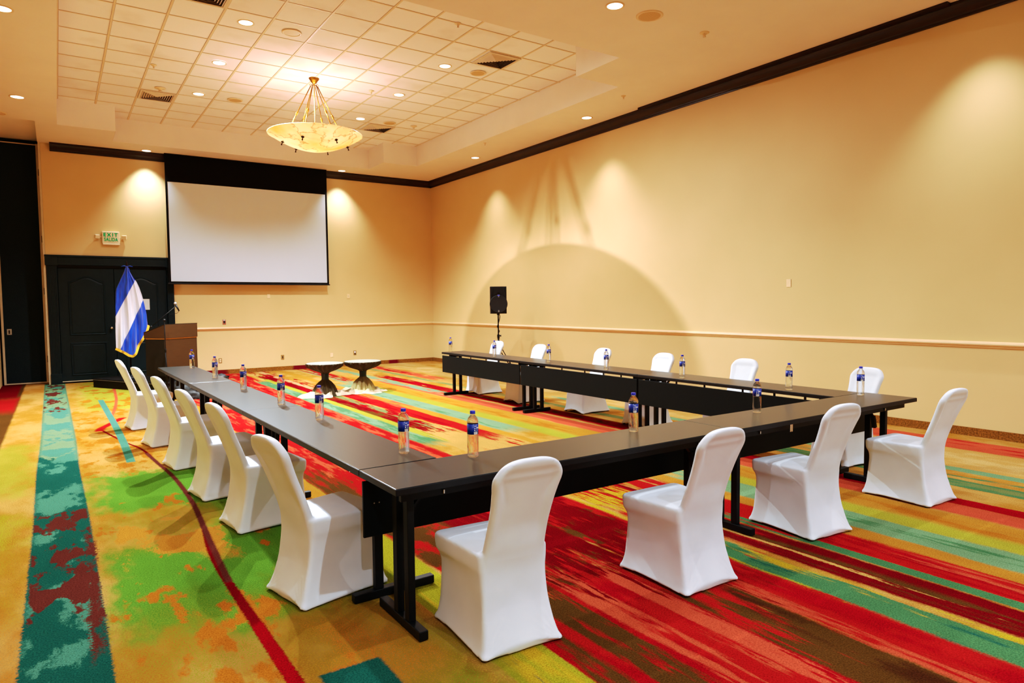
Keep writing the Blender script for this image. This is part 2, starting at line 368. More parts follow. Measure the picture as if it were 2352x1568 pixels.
M['cap'] = simple('cap_blue', (18, 36, 170), .4, var=.05)
M['white'] = simple('print_white', (240, 240, 240), .5, var=.02)
M['door'] = simple('door_black_paint', (22, 36, 41), .42, spec=.18, var=.12, scale=12)
M['felt'] = simple('partition_fabric_charcoal', (30, 42, 48), .9, spec=.15, var=.25, scale=90, bump=.3)
M['alum'] = simple('partition_trim_beige', (206, 190, 160), .45, metal=.0, var=.06)
M['steelgrey'] = simple('brushed_grey_metal', (170, 170, 172), .35, metal=.7)
M['screenblack'] = simple('screen_masking_black', (9, 9, 9), .8, spec=.15, var=.1)
M['screen'] = simple('screen_matte_white', (214, 226, 240), .8, spec=.15, var=.01, scale=2)
M['plate'] = simple('wall_plate_ivory', (236, 208, 160), .4)
M['platebrown'] = simple('wall_plate_brass', (150, 112, 60), .4)
M['platered'] = simple('wall_plate_reddish', (168, 96, 78), .45)
M['dark'] = simple('slot_dark', (14, 12, 10), .7)
M['brass'] = simple('aged_brass', (176, 124, 44), .28, metal=1.0, var=.15)
M['bronze'] = simple('dark_bronze', (52, 30, 16), .35, metal=.8)
M['alab'] = alabaster()
M['bulb'] = emit('lamp_bulb_glow', (255, 226, 170), 12)
M['lens'] = emit('downlight_lens_glow', (255, 240, 212), 9)
M['lenshot'] = emit('downlight_lens_bright', (244, 246, 255), 40)
M['ltrim'] = simple('downlight_trim', (236, 206, 160), .4)
M['grille'] = simple('speaker_grille_tan', (206, 170, 110), .6, var=.15, scale=120)
M['grillelight'] = simple('speaker_grille_light', (228, 200, 162), .6, var=.08, scale=120)
M['vent'] = simple('diffuser_enamel', (222, 200, 166), .5, var=.05)
M['ventdark'] = simple('diffuser_gap', (52, 40, 28), .8)
M['plastic'] = simple('speaker_black_plastic', (12, 13, 15), .5, spec=.3, var=.2, scale=60)
M['mesh'] = simple('speaker_black_mesh', (6, 6, 7), .75, var=.3, scale=200, bump=.4)
M['badge'] = simple('badge_violet', (90, 96, 200), .3)
M['woodbrown'] = simple('lectern_walnut', (62, 42, 22), .5, spec=.2, var=.12, scale=6, stretch=(1, 1, 12))
M['wooddark'] = simple('lectern_dark_side', (30, 26, 20), .5, spec=.15, var=.12)
M['gold'] = simple('gold_band', (206, 140, 34), .4, var=.05)
M['fringe'] = simple('flag_fringe_gold', (226, 166, 30), .8, var=.25, scale=120, bump=.5)
M['flag'] = flag_mat()
M['ribbon'] = simple('ribbon_blue', (16, 66, 180), .5)
M['stage'] = simple('stage_black', (14, 12, 11), .6, spec=.2, var=.3, scale=8)
M['bag'] = simple('black_cloth_bag', (16, 22, 25), .55, var=.4, scale=7, bump=.5, bdist=.03)
M['ctop'] = simple('cocktail_top_cloth', (138, 138, 120), .75, var=.06)
M['cskirt'] = cloth_fade('cocktail_skirt_olive', (72, 62, 38), (58, 50, 32), .0, .4)
M['cskirt2'] = cloth_fade('cocktail_skirt_faded', (170, 152, 96), (66, 60, 40), .06, .34)
M['cream'] = cloth_fade('cocktail_hem_cream', (236, 212, 178), (206, 178, 134), .0, .12)
M['creamgreen'] = cloth_fade('cocktail_hem_mossy', (236, 208, 170), (128, 124, 70), .0, .13)
M['sash'] = simple('sash_dark_teal', (4, 42, 44), .5, var=.15)
M['signbody'] = simple('sign_housing_cream', (232, 208, 172), .45)
M['signgreen'] = emit('sign_letters_green', (8, 190, 96), .8)
M['paper'] = simple('paper_white', (226, 226, 222), .7)

# ------------------------------------------------------------------ mesh helpers
def obj(name, bm, mat, parent=None, smooth=False, bevel=0.0, autosmooth=None, loc=None, rot=None):
    me = bpy.data.meshes.new(name)
    bmesh.ops.recalc_face_normals(bm, faces=bm.faces)
    bm.to_mesh(me); bm.free()
    if isinstance(mat, (list, tuple)):
        for m_ in mat: me.materials.append(m_)
    else: me.materials.append(mat)
    o = bpy.data.objects.new(name, me); C.objects.link(o)
    if parent: o.parent = parent
    if smooth:
        for p in me.polygons: p.use_smooth = True
    if autosmooth is not None:
        for p in me.polygons: p.use_smooth = True
        me.set_sharp_from_angle(angle=radians(autosmooth))
    if bevel:
        b = o.modifiers.new('bevel', 'BEVEL'); b.width = bevel; b.segments = 2; b.limit_method = 'ANGLE'; b.angle_limit = radians(40)
        b.harden_normals = False
    if loc: o.location = loc
    if rot: o.rotation_euler = rot
    return o
def box(bm, x0, x1, y0, y1, z0, z1, M4=None):
    vs = [bm.verts.new(Vector(p)) for p in ((x0, y0, z0), (x1, y0, z0), (x1, y1, z0), (x0, y1, z0), (x0, y0, z1), (x1, y0, z1), (x1, y1, z1), (x0, y1, z1))]
    for f in ((3, 2, 1, 0), (4, 5, 6, 7), (0, 1, 5, 4), (1, 2, 6, 5), (2, 3, 7, 6), (3, 0, 4, 7)): bm.faces.new([vs[i] for i in f])
    if M4 is not None: bmesh.ops.transform(bm, matrix=M4, verts=vs)
    return vs
def B(*a):
    bm = bmesh.new(); box(bm, *a); return bm
def bar(bm, a, b, w, h=None, up=(0, 0, 1)):
    a, b = Vector(a), Vector(b); h = h or w; d = (b - a); L = d.length; z = d.normalized()
    u = Vector(up)
    if abs(z.dot(u)) > .95: u = Vector((0, 1, 0))
    x = z.cross(u).normalized(); y = x.cross(z)
    m = Matrix((x, y, z)).transposed().to_4x4(); m.translation = a
    box(bm, -w / 2, w / 2, -h / 2, h / 2, 0, L, m)
def tube(bm, pts, r, seg=10, cap=True):
    pts = [Vector(p) for p in pts]; rings = []
    for i, p in enumerate(pts):
        d = (pts[min(i + 1, len(pts) - 1)] - pts[max(i - 1, 0)]).normalized()
        u = Vector((0, 0, 1)) if abs(d.z) < .9 else Vector((1, 0, 0))
        x = d.cross(u).normalized(); y = x.cross(d)
        rr = r[i] if isinstance(r, (list, tuple)) else r
        rings.append([bm.verts.new(p + x * rr * cos(2 * pi * k / seg) + y * rr * sin(2 * pi * k / seg)) for k in range(seg)])
    for a, b in zip(rings, rings[1:]):
        for k in range(seg): bm.faces.new((a[k], a[(k + 1) % seg], b[(k + 1) % seg], b[k]))
    if cap: bm.faces.new(rings[0][::-1]); bm.faces.new(rings[-1])
def lathe(bm, prof, seg=32, c=(0, 0), fold=None, close=False):
    rings = []
    for r, z in prof:
        if r < 1e-6: rings.append([bm.verts.new((c[0], c[1], z))])
        else:
            ring = []
            for k in range(seg):
                a = 2 * pi * k / seg; rr = r
                if fold: rr = fold(a, r, z)
                ring.append(bm.verts.new((c[0] + rr * cos(a), c[1] + rr * sin(a), z)))
            rings.append(ring)
    for a, b in zip(rings, rings[1:]):
        if len(a) == 1 and len(b) == 1: continue
        for k in range(seg):
            k2 = (k + 1) % seg
            if len(a) == 1: bm.faces.new((a[0], b[k], b[k2]))
            elif len(b) == 1: bm.faces.new((a[k], a[k2], b[0]))
            else: bm.faces.new((a[k], a[k2], b[k2], b[k]))
    return rings
def prism(bm, prof, axis, a, b, mapf):
    """sweep a 2-D profile from a to b; mapf(s, u, v) -> point"""
    r0 = [bm.verts.new(mapf(a, u, v)) for u, v in prof]; r1 = [bm.verts.new(mapf(b, u, v)) for u, v in prof]
    n = len(prof)
    for i in range(n):
        j = (i + 1) % n; bm.faces.new((r0[i], r0[j], r1[j], r1[i]))
    bm.faces.new(r0[::-1]); bm.faces.new(r1)
def disc(bm, r, z, c=(0, 0), seg=32):
    bm.faces.new([bm.verts.new((c[0] + r * cos(2 * pi * k / seg), c[1] + r * sin(2 * pi * k / seg), z)) for k in range(seg)])

def tag(o, label=None, cat=None, group=None, kind=None):
    if label: o['label'] = label
    if cat: o['category'] = cat
    if group: o['group'] = group
    if kind: o['kind'] = kind
    return o
def thing(name, label, cat, loc=(0, 0, 0), rz=0.0, group=None):
    o = bpy.data.objects.new(name, None); C.objects.link(o); o.empty_display_size = .1
    o.location = loc; o.rotation_euler = (0, 0, rz)
    return tag(o, label, cat, group)
def struct(name, bm, mat, label=None, cat=None, **kw):
    o = obj(name, bm, mat, **kw); o['kind'] = 'structure'
    if label: tag(o, label, cat)
    return o
def dup(root, loc, rz, label, group=None, name=None):
    r = root.copy(); C.objects.link(r); r.location = loc; r.rotation_euler = (0, 0, rz); r['label'] = label
    if group: r['group'] = group
    for ch in list(root.children):
        c = ch.copy(); C.objects.link(c); c.parent = r
        for g in list(ch.children):
            d = g.copy(); C.objects.link(d); d.parent = c
    return r

# ------------------------------------------------------------------ THE SETTING
bm = bmesh.new()
for k in range(len(CZ) - 1):
    f = bm.faces.new([bm.verts.new(p) for p in ((CZ[k], YN, 0), (CZ[k + 1], YN, 0), (CZ[k + 1], 17.62, 0), (CZ[k], 17.62, 0))]); f.material_index = k
bmesh.ops.remove_doubles(bm, verts=bm.verts, dist=1e-5)
struct('floor', bm, CM_, 'wall-to-wall carpet of red, gold and teal abstract stripes', 'carpet')

def wallquad(name, pts, mat, label):
    bm = bmesh.new(); bm.faces.new([bm.verts.new(p) for p in pts])
    return struct(name, bm, mat, label, 'wall')
wallquad('wall_right', [(XR, YN, 0), (XR, YB, 0), (XR, YB, ZC + .1), (XR, YN, ZC + .1)], M['wall'], 'long cream side wall behind the right tables')
wallquad('wall_left', [(XL, YN, 0), (XL, 17.62, 0), (XL, 17.62, 5.4), (XL, YN, 5.4)], M['wall'], 'cream wall sliver at the far left edge')
wallquad('wall_near', [(XL, YN, 0), (XR, YN, 0), (XR, YN, ZC + .1), (XL, YN, ZC + .1)], M['wall'], 'cream wall behind the viewer')
# back wall with the double-door opening
bm = bmesh.new()
for a, b, c, d in ((-.15, .038, 0, ZC + .1), (2.10, XR, 0, ZC + .1), (.038, 2.10, 2.513, ZC + .1)):
    bm.faces.new([bm.verts.new(p) for p in ((a, YB, c), (b, YB, c), (b, YB, d), (a, YB, d))])
bmesh.ops.remove_doubles(bm, verts=bm.verts, dist=1e-5)
bm.faces.new([bm.verts.new(p) for p in ((-.15, YB, 0), (-.15, 17.62, 0), (-.15, 17.62, 5.4), (-.15, YB, 5.4))])
struct('wall_back', bm, M['wall'], 'cream far wall behind the projection screen', 'wall')
wallquad('wall_alcove', [(XL, 17.62, 0), (-.15, 17.62, 0), (-.15, 17.62, 5.4), (XL, 17.62, 5.4)], M['felt'], 'dark back of the partition alcove')

# ceiling: low soffit ring with a stepped coffer, upper tile field
xs = [XL, -.195, .14, 1.09, 6.655, 7.53, XR]; ys = [YN, 7.10, 8.05, 15.20, 15.285, 16.22, YB, 17.62]
def level(i, j):
    cx, cy = (xs[i] + xs[i + 1]) / 2, (ys[j] + ys[j + 1]) / 2
    if (1.09 < cx < 6.655 and 7.10 < cy < 16.22) or (.14 < cx < 7.53 and 8.05 < cy < 15.285): return 'U'
    if cx < -.195 and cy > 15.2: return 'A'
    if cy > YB: return None
    return 'L'
H = {'U': ZU, 'A': 5.14, 'L': ZC}
bm = bmesh.new(); bt = bmesh.new()
for i in range(6):
    for j in range(7):
        lv = level(i, j)
        if lv is None: continue
        tgt = bt if lv == 'U' else bm
        tgt.faces.new([tgt.verts.new(p) for p in ((xs[i], ys[j], H[lv]), (xs[i + 1], ys[j], H[lv]), (xs[i + 1], ys[j + 1], H[lv]), (xs[i], ys[j + 1], H[lv]))])
        for di, dj in ((1, 0), (0, 1)):
            i2, j2 = i + di, j + dj
            if i2 > 5 or j2 > 6: continue
            l2 = level(i2, j2)
            if l2 is None or H[l2] == H[lv]: continue
            z0, z1 = sorted((H[lv], H[l2]))
            if di: pts = [(xs[i2], ys[j], z0), (xs[i2], ys[j + 1], z0), (xs[i2], ys[j + 1], z1), (xs[i2], ys[j], z1)]
            else: pts = [(xs[i], ys[j2], z0), (xs[i + 1], ys[j2], z0), (xs[i + 1], ys[j2], z1), (xs[i], ys[j2], z1)]
            bm.faces.new([bm.verts.new(p) for p in pts])
bmesh.ops.remove_doubles(bm, verts=bm.verts, dist=1e-5); bmesh.ops.remove_doubles(bt, verts=bt.verts, dist=1e-5)
struct('ceiling', bm, M['soffit'], 'smooth tan soffit framing the stepped ceiling recess', 'ceiling')
struct('ceiling.001', bt, M['tile'], 'recessed field of square acoustic ceiling tiles', 'ceiling')
bm = bmesh.new()
def inU(x, y): return (1.09 <= x <= 6.655 and 7.10 <= y <= 16.22) or (.14 <= x <= 7.53 and 8.05 <= y <= 15.285)
k = -1
for k in range(-1, 12):
    x = .772 + .611 * k
    if .14 < x < 7.53:
        y0, y1 = (7.10, 16.22) if 1.09 < x < 6.655 else (8.05, 15.285)
        box(bm, x - .012, x + .012, y0, y1, ZU - .006, ZU + .001)
for k in range(-6, 11):
    y = 10.165 + .611 * k
    if 7.10 < y < 16.22:
        x0, x1 = (.14, 7.53) if 8.05 < y < 15.285 else (1.09, 6.655)
        box(bm, x0, x1, y - .010, y + .010, ZU - .005, ZU + .001)
o = struct('trim_1', bm, M['tbar'], 'cream metal grid between the ceiling tiles', 'ceiling grid')

# crown moulding
prof = [(0, ZC), (.150, ZC), (.150, ZC - .022), (.132, ZC - .030), (.126, ZC - .055), (.095, ZC - .085), (.060, ZC - .105), (.040, ZC - .118), (.036, ZC - .135), (.022, ZC - .142), (.020, ZC - .16), (0, ZC - .16)]
bm = bmesh.new(); prism(bm, prof, 'y', YN, YB, lambda s, u, v: (XR - u, s, v))
box(bm, XR - .235, XR - .03, 3.75, 8.72, ZC - .03, ZC - .001)
struct('trim_2', bm, M['crown'], 'dark walnut crown moulding along the long right wall', 'moulding', autosmooth=35)
bm = bmesh.new(); prism(bm, prof, 'x', .01, XR, lambda s, u, v: (s, YB - u, v))
struct('trim_3', bm, M['crown'], 'dark walnut crown moulding above the screen on the far wall', 'moulding', autosmooth=35)
# chair rail
ZR = 1.115
rp = [(0, ZR), (.012, ZR), (.022, ZR - .008), (.040, ZR - .014), (.046, ZR - .030), (.040, ZR - .044), (.022, ZR - .050), (.018, ZR - .066), (.010, ZR - .075), (0, ZR - .078)]
bm = bmesh.new(); prism(bm, rp, 'y', YN, YB, lambda s, u, v: (XR - u, s, v))
struct('trim_4', bm, M['rail'], 'cream chair rail moulding along the right wall', 'moulding', autosmooth=35)
bm = bmesh.new(); prism(bm, rp, 'x', 2.24, XR, lambda s, u, v: (s, YB - u, v))
struct('trim_5', bm, M['rail'], 'cream chair rail moulding along the far wall', 'moulding', autosmooth=35)
struct('baseboard_right', B(XR - .012, XR, YN, YB, 0, .1), M['base'], 'brown carpet skirting strip along the right wall', 'baseboard')
struct('baseboard_back', B(2.24, XR, YB - .012, YB, 0, .1), M['base'], 'red and brown carpet skirting strip along the far wall', 'baseboard')

# double door, frame, header
bm = bmesh.new()
for x0, x1 in ((-.145, .038), (2.10, 2.238)):
    box(bm, x0, x1, YB - .03, YB + .10, .22, 2.513)
    n = 6
    for q in range(n):
        xc = x0 + (x1 - x0) * (q + .8) / (n + .6)
        box(bm, xc - .006, xc + .006, YB - .036, YB - .03, .24, 2.49)
    box(bm, x0 - .008, x1 + .008, YB - .045, YB + .10, 0, .22)
box(bm, -.15, 2.24, YB - .04, YB + .10, 2.513, 2.68)
box(bm, -.17, 2.26, YB - .06, YB, 2.68, 2.72)
box(bm, -.165, .06, YB - .055, YB, 2.50, 2.69); box(bm, 2.08, 2.255, YB - .055, YB, 2.50, 2.69)
struct('trim_6', bm, M['door'], 'black fluted door surround with flat header', 'door frame', bevel=.004)
def door_leaf(name, x0, x1, label, knob_side):
    y = YB + .05
    bm = bmesh.new(); box(bm, x0, x1, y, y + .045, .03, 2.45)
    d = struct(name, bm, M['door'], label, 'door', bevel=.003)
    # raised panels: arched upper, square lower
    def panel(zb, zt, arch):
        w = x1 - x0; a, b = x0 + .17 * w, x1 - .17 * w
        def outline(ins):
            pts = [(a + ins, zb + ins), (b - ins, zb + ins)]
            n = 16
            for q in range(n + 1):
                s = q / n; xx = (b - ins) + ((a + ins) - (b - ins)) * s
                bump_ = arch * (0.5 - 0.5 * cos(2 * pi * s)) ** .8 if arch else 0
                pts.append((xx, zt - ins + bump_))
            return pts
        bm = bmesh.new(); levels = [(0, 0), (.008, -.012), (.022, -.012), (.032, -.001), (.06, -.008)]
        rings = [[bm.verts.new((px, y + dy, pz)) for px, pz in outline(ins)] for ins, dy in levels]
        for r0, r1 in zip(rings, rings[1:]):
            n = len(r0)
            for q in range(n): bm.faces.new((r0[q], r0[(q + 1) % n], r1[(q + 1) % n], r1[q]))
        bm.faces.new(rings[-1])
        return bm
    for nm, pb in (('door_panel', panel(1.02, 2.16, .12)), ('door_panel', panel(.16, .86, 0))):
        obj(nm, pb, M['door'], d)
    return d
d1 = door_leaf('door_1', .045, 1.062, 'left leaf of the black arched-panel double door, with a chrome knob', 1)
d2 = door_leaf('door_2', 1.072, 2.095, 'right leaf of the black arched-panel double door, behind the lectern', -1)
bm = bmesh.new(); lathe(bm, [(0, 0), (.03, 0), (.03, .006), (.012, .01), (.012, .035), (.028, .045), (.03, .06), (.018, .072), (0, .075)], 20)
bmesh.ops.rotate(bm, verts=bm.verts, cent=(0, 0, 0), matrix=Matrix.Rotation(pi / 2, 3, 'X'))
bmesh.ops.translate(bm, verts=bm.verts, vec=(.985, YB + .05, 1.16))
o = obj('door_knob', bm, M['chrome'], d1, smooth=True); o['label'] = 'chrome knob'
bm = bmesh.new(); box(bm, .045, 1.062, YB + .03, YB + .05, .035, .05)
obj('kick_strip', bm, M['alum'], d1)
bm = bmesh.new(); box(bm, 1.072, 2.095, YB + .03, YB + .05, .035, .05)
obj('kick_strip', bm, M['alum'], d2)
struct('trim_7', B(.03, 2.11, YB + .1, YB + .11, 0, 2.52), M['dark'], 'dark gap behind the double door', 'door gap')

# folded partition door at the left
py = 17.52
d3 = struct('door_3', B(-.925, -.235, py, py + .06, .03, 5.05), M['felt'], 'tall charcoal fabric partition door with beige edging', 'door')
bm = bmesh.new(); box(bm, -.965, -.925, py - .012, py + .06, .01, 5.06); box(bm, -.235, -.19, py - .012, py + .06, .01, 5.06)
obj('edge_trim', bm, M['alum'], d3)
obj('edge_trim', B(-.925, -.235, py - .008, py, .01, .035), M['alum'], d3)
obj('edge_trim', B(-.925, -.235, py - .008, py, 5.03, 5.05), M['alum'], d3)
bm = bmesh.new(); box(bm, -.875, -.795, py - .01, py, 1.06, 1.18); o = obj('latch_plate', bm, M['steelgrey'], d3); o['label'] = 'square grey recessed pull'
obj('latch_slot', B(-.85, -.822, py - .013, py - .01, 1.08, 1.155), M['dark'], o)
for z in (.45, 1.9, 3.0, 4.4): obj('hinge', B(-.205, -.165, py - .025, py - .01, z, z + .14), M['blacksteel'], d3)
struct('trim_8', B(-.19, -.152, YB - .012, py + .05, 0, 5.13), M['alum'], 'beige vertical jamb between partition and far wall', 'jamb', bevel=.004)

# ------------------------------------------------------------------ CEILING FITTINGS
LR_ = .085
def downlight(x, y, z, label, hot=False, trim=True, group=None):
    r = thing('downlight', label, 'ceiling light', (x, y, z), 0, group)
    bm = bmesh.new(); lathe(bm, [(.112, 0), (.112, -.006), (.104, -.010), (.092, -.009), (.088, -.003), (.088, .0)], 36)
    obj('trim_ring', bm, M['ltrim'], r, smooth=True)
    bm = bmesh.new(); lathe(bm, [(.0895, -.0035), (.05, -.006), (0, -.007)], 36)
    obj('lens', bm, M['lenshot'] if hot else M['lens'], r, smooth=True)
    return r
def spot(x, y, z, power, size=110, blend=.7, col=(1, .86, .66), rad=.06, tilt=(0, 0)):
    ld = bpy.data.lights.new('downlight_beam', 'SPOT'); ld.energy = power; ld.spot_size = radians(size); ld.spot_blend = blend
    ld.color = col; ld.shadow_soft_size = rad
    o = bpy.data.objects.new('downlight_beam', ld); C.objects.link(o); o.location = (x, y, z - .03)
    o.rotation_euler = (tilt[0], tilt[1], 0)
    return o
up = [(2.31, 9.87, 'left column of the tile field, nearest the viewer'), (2.31, 11.70, 'left of the chandelier, glaring bright white'), (2.31, 13.59, 'left column of the tile field, farthest'),
      (5.42, 9.90, 'right column of the tile field, beside the near air vent'), (5.42, 11.69, 'right of the chandelier, middle of its column'), (5.42, 13.60, 'right column of the tile field, farthest')]
WARM = (1.0, .96, .89)
for x, y, l in up:
    hot = 'glaring' in l
    downlight(x, y, ZU - .006, 'round recessed downlight, ' + l, hot, group='downlights in the tiled recess')
    spot(x, y, ZU, 4900 if hot else (2400 if x < 3 and y < 10 else 850), 140 if hot else 128, .5, (1, .95, .84) if hot else WARM, .035 if hot else .045, (radians(-14), radians(-14)) if hot else (0, 0))
low = [(-.38, 9.75, 'left soffit, cut by the picture edge at top left'), (-.39, 13.63, 'left soffit, above the partition door'),
       (5.47, 5.91, 'near soffit, beside the large round ceiling speaker'), (8.255, 9.68, 'right soffit, nearer one beside the long crown moulding'),
       (8.255, 13.68, 'right soffit, farther one beside the long crown moulding'), (6.15, 16.76, 'far soffit, right of the projection screen'), (1.765, 16.80, 'far soffit, left of the projection screen')]
for x, y, l in low:
    downlight(x, y, ZC, 'round recessed downlight in the ' + l, group='downlights in the smooth soffit')
for x, y in [(q[0], q[1]) for q in low] + [(2.2, 5.9), (8.255, 3.4), (-.38, 5.8), (2.2, 2.2), (5.47, 2.2), (-.38, 1.8), (2.2, -1.5), (5.47, -1.5), (-.38, -1.5), (8.255, -1.5)]:
    wallw = x > 8 or x < 0 or y > 16
    near = y < 0  # lamps behind the viewer are added as cool fill, no source seen there
    spot(x, y, ZC, 820 if near else ((600 if y > 16 else (170 if x < 0 else 460)) if wallw else (400 if y < 4 else 600)), 130 if near else (86 if wallw else 118), .6 if near or not wallw else 1.0, (.93, .97, 1) if near else ((1, .95, .84) if wallw else WARM), .04)
for x, y, l in [(2.2, 5.9, 0), (8.255, 3.4, 0), (-.38, 5.8, 0), (2.2, 2.2, 0), (5.47, 2.2, 0), (-.38, 1.8, 0), (2.2, -1.5, 0), (5.47, -1.5, 0), (-.38, -1.5, 0), (8.255, -1.5, 0)]:  # out-of-view fixtures; the rows over and behind the viewer belong to added fill lamps
    downlight(x, y, ZC, 'unseen round recessed downlight in the near soffit above the viewer', group='downlights above and behind the viewer')

def ceiling_speaker(x, y, z, r, label, mat):
    t = thing('ceiling_speaker', label, 'ceiling speaker', (x, y, z), 0)
    bm = bmesh.new(); lathe(bm, [(r, 0), (r, -.006), (r * .93, -.012), (r * .82, -.010), (r * .80, -.004)], 36); obj('rim', bm, M['ltrim'], t, smooth=True)
    bm = bmesh.new(); lathe(bm, [(r * .82, -.006), (r * .4, -.009), (0, -.010)], 36); obj('grille', bm, mat, t, smooth=True)
ceiling_speaker(2.936, 9.88, ZU - .006, .135, 'pale round ceiling speaker between two tiles left of centre', M['grillelight'])
ceiling_speaker(2.951, 13.63, ZU - .006, .135, 'tan round ceiling speaker left of the chandelier rods', M['grille'])
ceiling_speaker(6.053, 9.90, ZU - .006, .135, 'tan round ceiling speaker beside the near right air vent', M['grille'])
ceiling_speaker(6.077, 13.60, ZU - .006, .135, 'tan round ceiling speaker beside the far air vent', M['grille'])
ceiling_speaker(6.005, 5.886, ZC, .16, 'large tan round ceiling speaker in the near soffit beside a downlight', M['grille'])
ceiling_speaker(-.72, 14.9, ZC, .135, 'faint round ceiling speaker at the far left soffit', M['grillelight'])
def detector(x, y, z, label, r=.06, cat='sprinkler', name='ceiling_sprinkler'):
    t = thing(name, label, cat, (x, y, z), 0)
    bm = bmesh.new(); lathe(bm, [(r, 0), (r, -.006), (r * .7, -.012), (r * .42, -.014), (r * .4, -.03), (0, -.034)], 28); obj('escutcheon', bm, M['plate'], t, smooth=True)
    bm = bmesh.new(); lathe(bm, [(r * .22, -.03), (r * .22, -.048), (r * .36, -.052), (0, -.056)], 16); obj('head', bm, M['grillelight'], t, smooth=True)
detector(6.967, 5.87, ZC, 'small sprinkler head in the near soffit close to the right wall')
detector(7.917, 8.35, ZC, 'tiny cap in the right soffit near the end of the dark ledge', .04)
detector(7.685, 12.33, ZC, 'tiny dark sprinkler in the right soffit between two downlights', .03)
detector(1.45, 12.36, ZU - .006, 'small cap in the tile field left of the glaring downlight', .045)
detector(4.774, 8.33, ZU - .006, 'small cap at the near right edge of the tile field', .045)
detector(1.683, 13.60, ZU - .006, 'round smoke detector just above the left air vent', .09, 'smoke detector', 'smoke_detector')
detector(6.62, 13.55, ZU - .006, 'round smoke detector right of the far air vent', .07, 'smoke detector', 'smoke_detector')
detector(4.9, 11.75, ZU - .006, 'small cap in the tile field right of the chandelier stem', .045)

def vent(x, y, label, z=ZU - .006, s=.29):
    t = thing('air_vent', label, 'air vent', (x, y, z), 0)
    bm = bmesh.new()
    for a, b in ((s, s - .035),):
        box(bm, -a, a, -a, -b, -.014, 0); box(bm, -a, a, b, a, -.014, 0); box(bm, -a, -b, -b, b, -.014, 0); box(bm, b, a, -b, b, -.014, 0)
    obj('frame', bm, M['vent'], t, bevel=.003)
    obj('throat', B(-s + .035, s - .035, -s + .035, s - .035, -.003, 0), M['ventdark'], t)
    bm = bmesh.new(); n = 7
    for q in range(n):
        a = (s - .04) * (n - q) / n; w = .019
        for m in range(4):
            R = Matrix.Rotation(m * pi / 2, 4, 'Z')
            vs = [bm.verts.new(R @ Vector(p)) for p in ((-a, -a, -.004), (a, -a, -.004), (a - w, -a + w, -.020), (-a + w, -a + w, -.020))]
            bm.faces.new(vs)
    obj('louvres', bm, M['vent'], t)
vent(1.69, 14.135, 'square louvred air vent in the left of the tile field')
vent(6.0, 9.25, 'square louvred air vent in the near right tile field, darkest of the vents')
vent(6.03, 14.135, 'square louvred air vent in the far tile field behind the chandelier')
vent(1.69, 9.25, 'square air vent cut off by the top edge of the picture')

# ------------------------------------------------------------------ CHANDELIER
CX, CY = 3.82, 11.65
ch = thing('chandelier', 'brass chandelier with a veined alabaster bowl on long rods, hanging from the tiled recess', 'chandelier', (CX, CY, ZU), 0)
zr, Rb, zb = 4.535 - ZU, .775, 4.265 - ZU
prof = []
for q in range(17):
    s = q / 16; r = Rb * (1 - s); z = zb + (zr - zb) * (r / Rb) ** 1.9
    prof.append((r, z))
inner = [(max(0, r - .012 * (1 if r > 0 else 0)), z + .018) for r, z in prof[::-1]]
bm = bmesh.new(); lathe(bm, [(Rb + .012, zr - .008), (Rb + .015, zr + .006), (Rb + .004, zr + .016)] + inner[::-1][:16][::-1][::-1] + [(0, zb + .018)], 72)
bm.free()
bm = bmesh.new()
pp = [(0, zb)] + [(r, z) for r, z in prof[::-1][1:]] + [(Rb + .016, zr + .002), (Rb + .016, zr + .014), (Rb - .006, zr + .016)] + [(r - .008, z + .016) for r, z in prof[1:-1]] + [(0, zb + .016)]
lathe(bm, pp, 80)
bowl = obj('bowl', bm, M['alab'], ch, smooth=True)
bm = bmesh.new(); lathe(bm, [(0, 0), (.085, 0), (.088, -.012), (.075, -.020), (.075, -.032), (.060, -.045), (.048, -.07), (.03, -.085), (.012, -.09), (.012, -.12), (0, -.125)], 32)
obj('canopy', bm, M['brass'], ch, smooth=True)
bm = bmesh.new(); tube(bm, [(0, 0, -.1), (0, 0, zr + .05)], .008); tube(bm, [(0, 0, zr + .08), (0, 0, zr + .02)], .03)
obj('stem', bm, M['brass'], ch, smooth=False)
for k in range(6):
    a = radians(24 + 60 * k) + radians(-34)
    rt, rb_ = .055, Rb * .70
    zc_ = zb + (zr - zb) * (.70) ** 1.9
    p0 = Vector((rt * cos(a), rt * sin(a), -.13)); p1 = Vector((rb_ * cos(a), rb_ * sin(a), zc_ - .02))
    bm = bmesh.new(); tube(bm, [p0, p1], .0085, 8)
    for f in (.47, .49, .51):
        pm = p0.lerp(p1, f); tube(bm, [pm, pm + (p1 - p0).normalized() * .016], .017 if f != .49 else .021, 10)
    # link ring at the top
    n = 14
    ring = [p0 + Vector((cos(a) * .02 * cos(2 * pi * q / n), sin(a) * .02 * cos(2 * pi * q / n), .012 + .022 * sin(2 * pi * q / n))) for q in range(n + 1)]
    tube(bm, ring, .0035, 6, cap=False)
    obj('rod', bm, M['brass'], ch, smooth=True)
    bm = bmesh.new(); nrm = Vector((cos(a) * .35, sin(a) * .35, -1)).normalized()
    tube(bm, [p1 + nrm * 0, p1 + nrm * .012], [.03, .024], 12); tube(bm, [p1 + nrm * .012, p1 + nrm * .05], .009, 8); tube(bm, [p1 + nrm * .05, p1 + nrm * .062], .014, 8)
    obj('finial', bm, M['bronze'], ch, smooth=True)
for k in range(3):
    a = 2 * pi * k / 3 + .4
    bm = bmesh.new(); lathe(bm, [(0, zr - .16), (.018, zr - .155), (.03, zr - .13), (.026, zr - .10), (.014, zr - .075), (0, zr - .07)], 16, c=(.10 * cos(a), .10 * sin(a)))
    obj('bulb', bm, M['bulb'], ch, smooth=True)
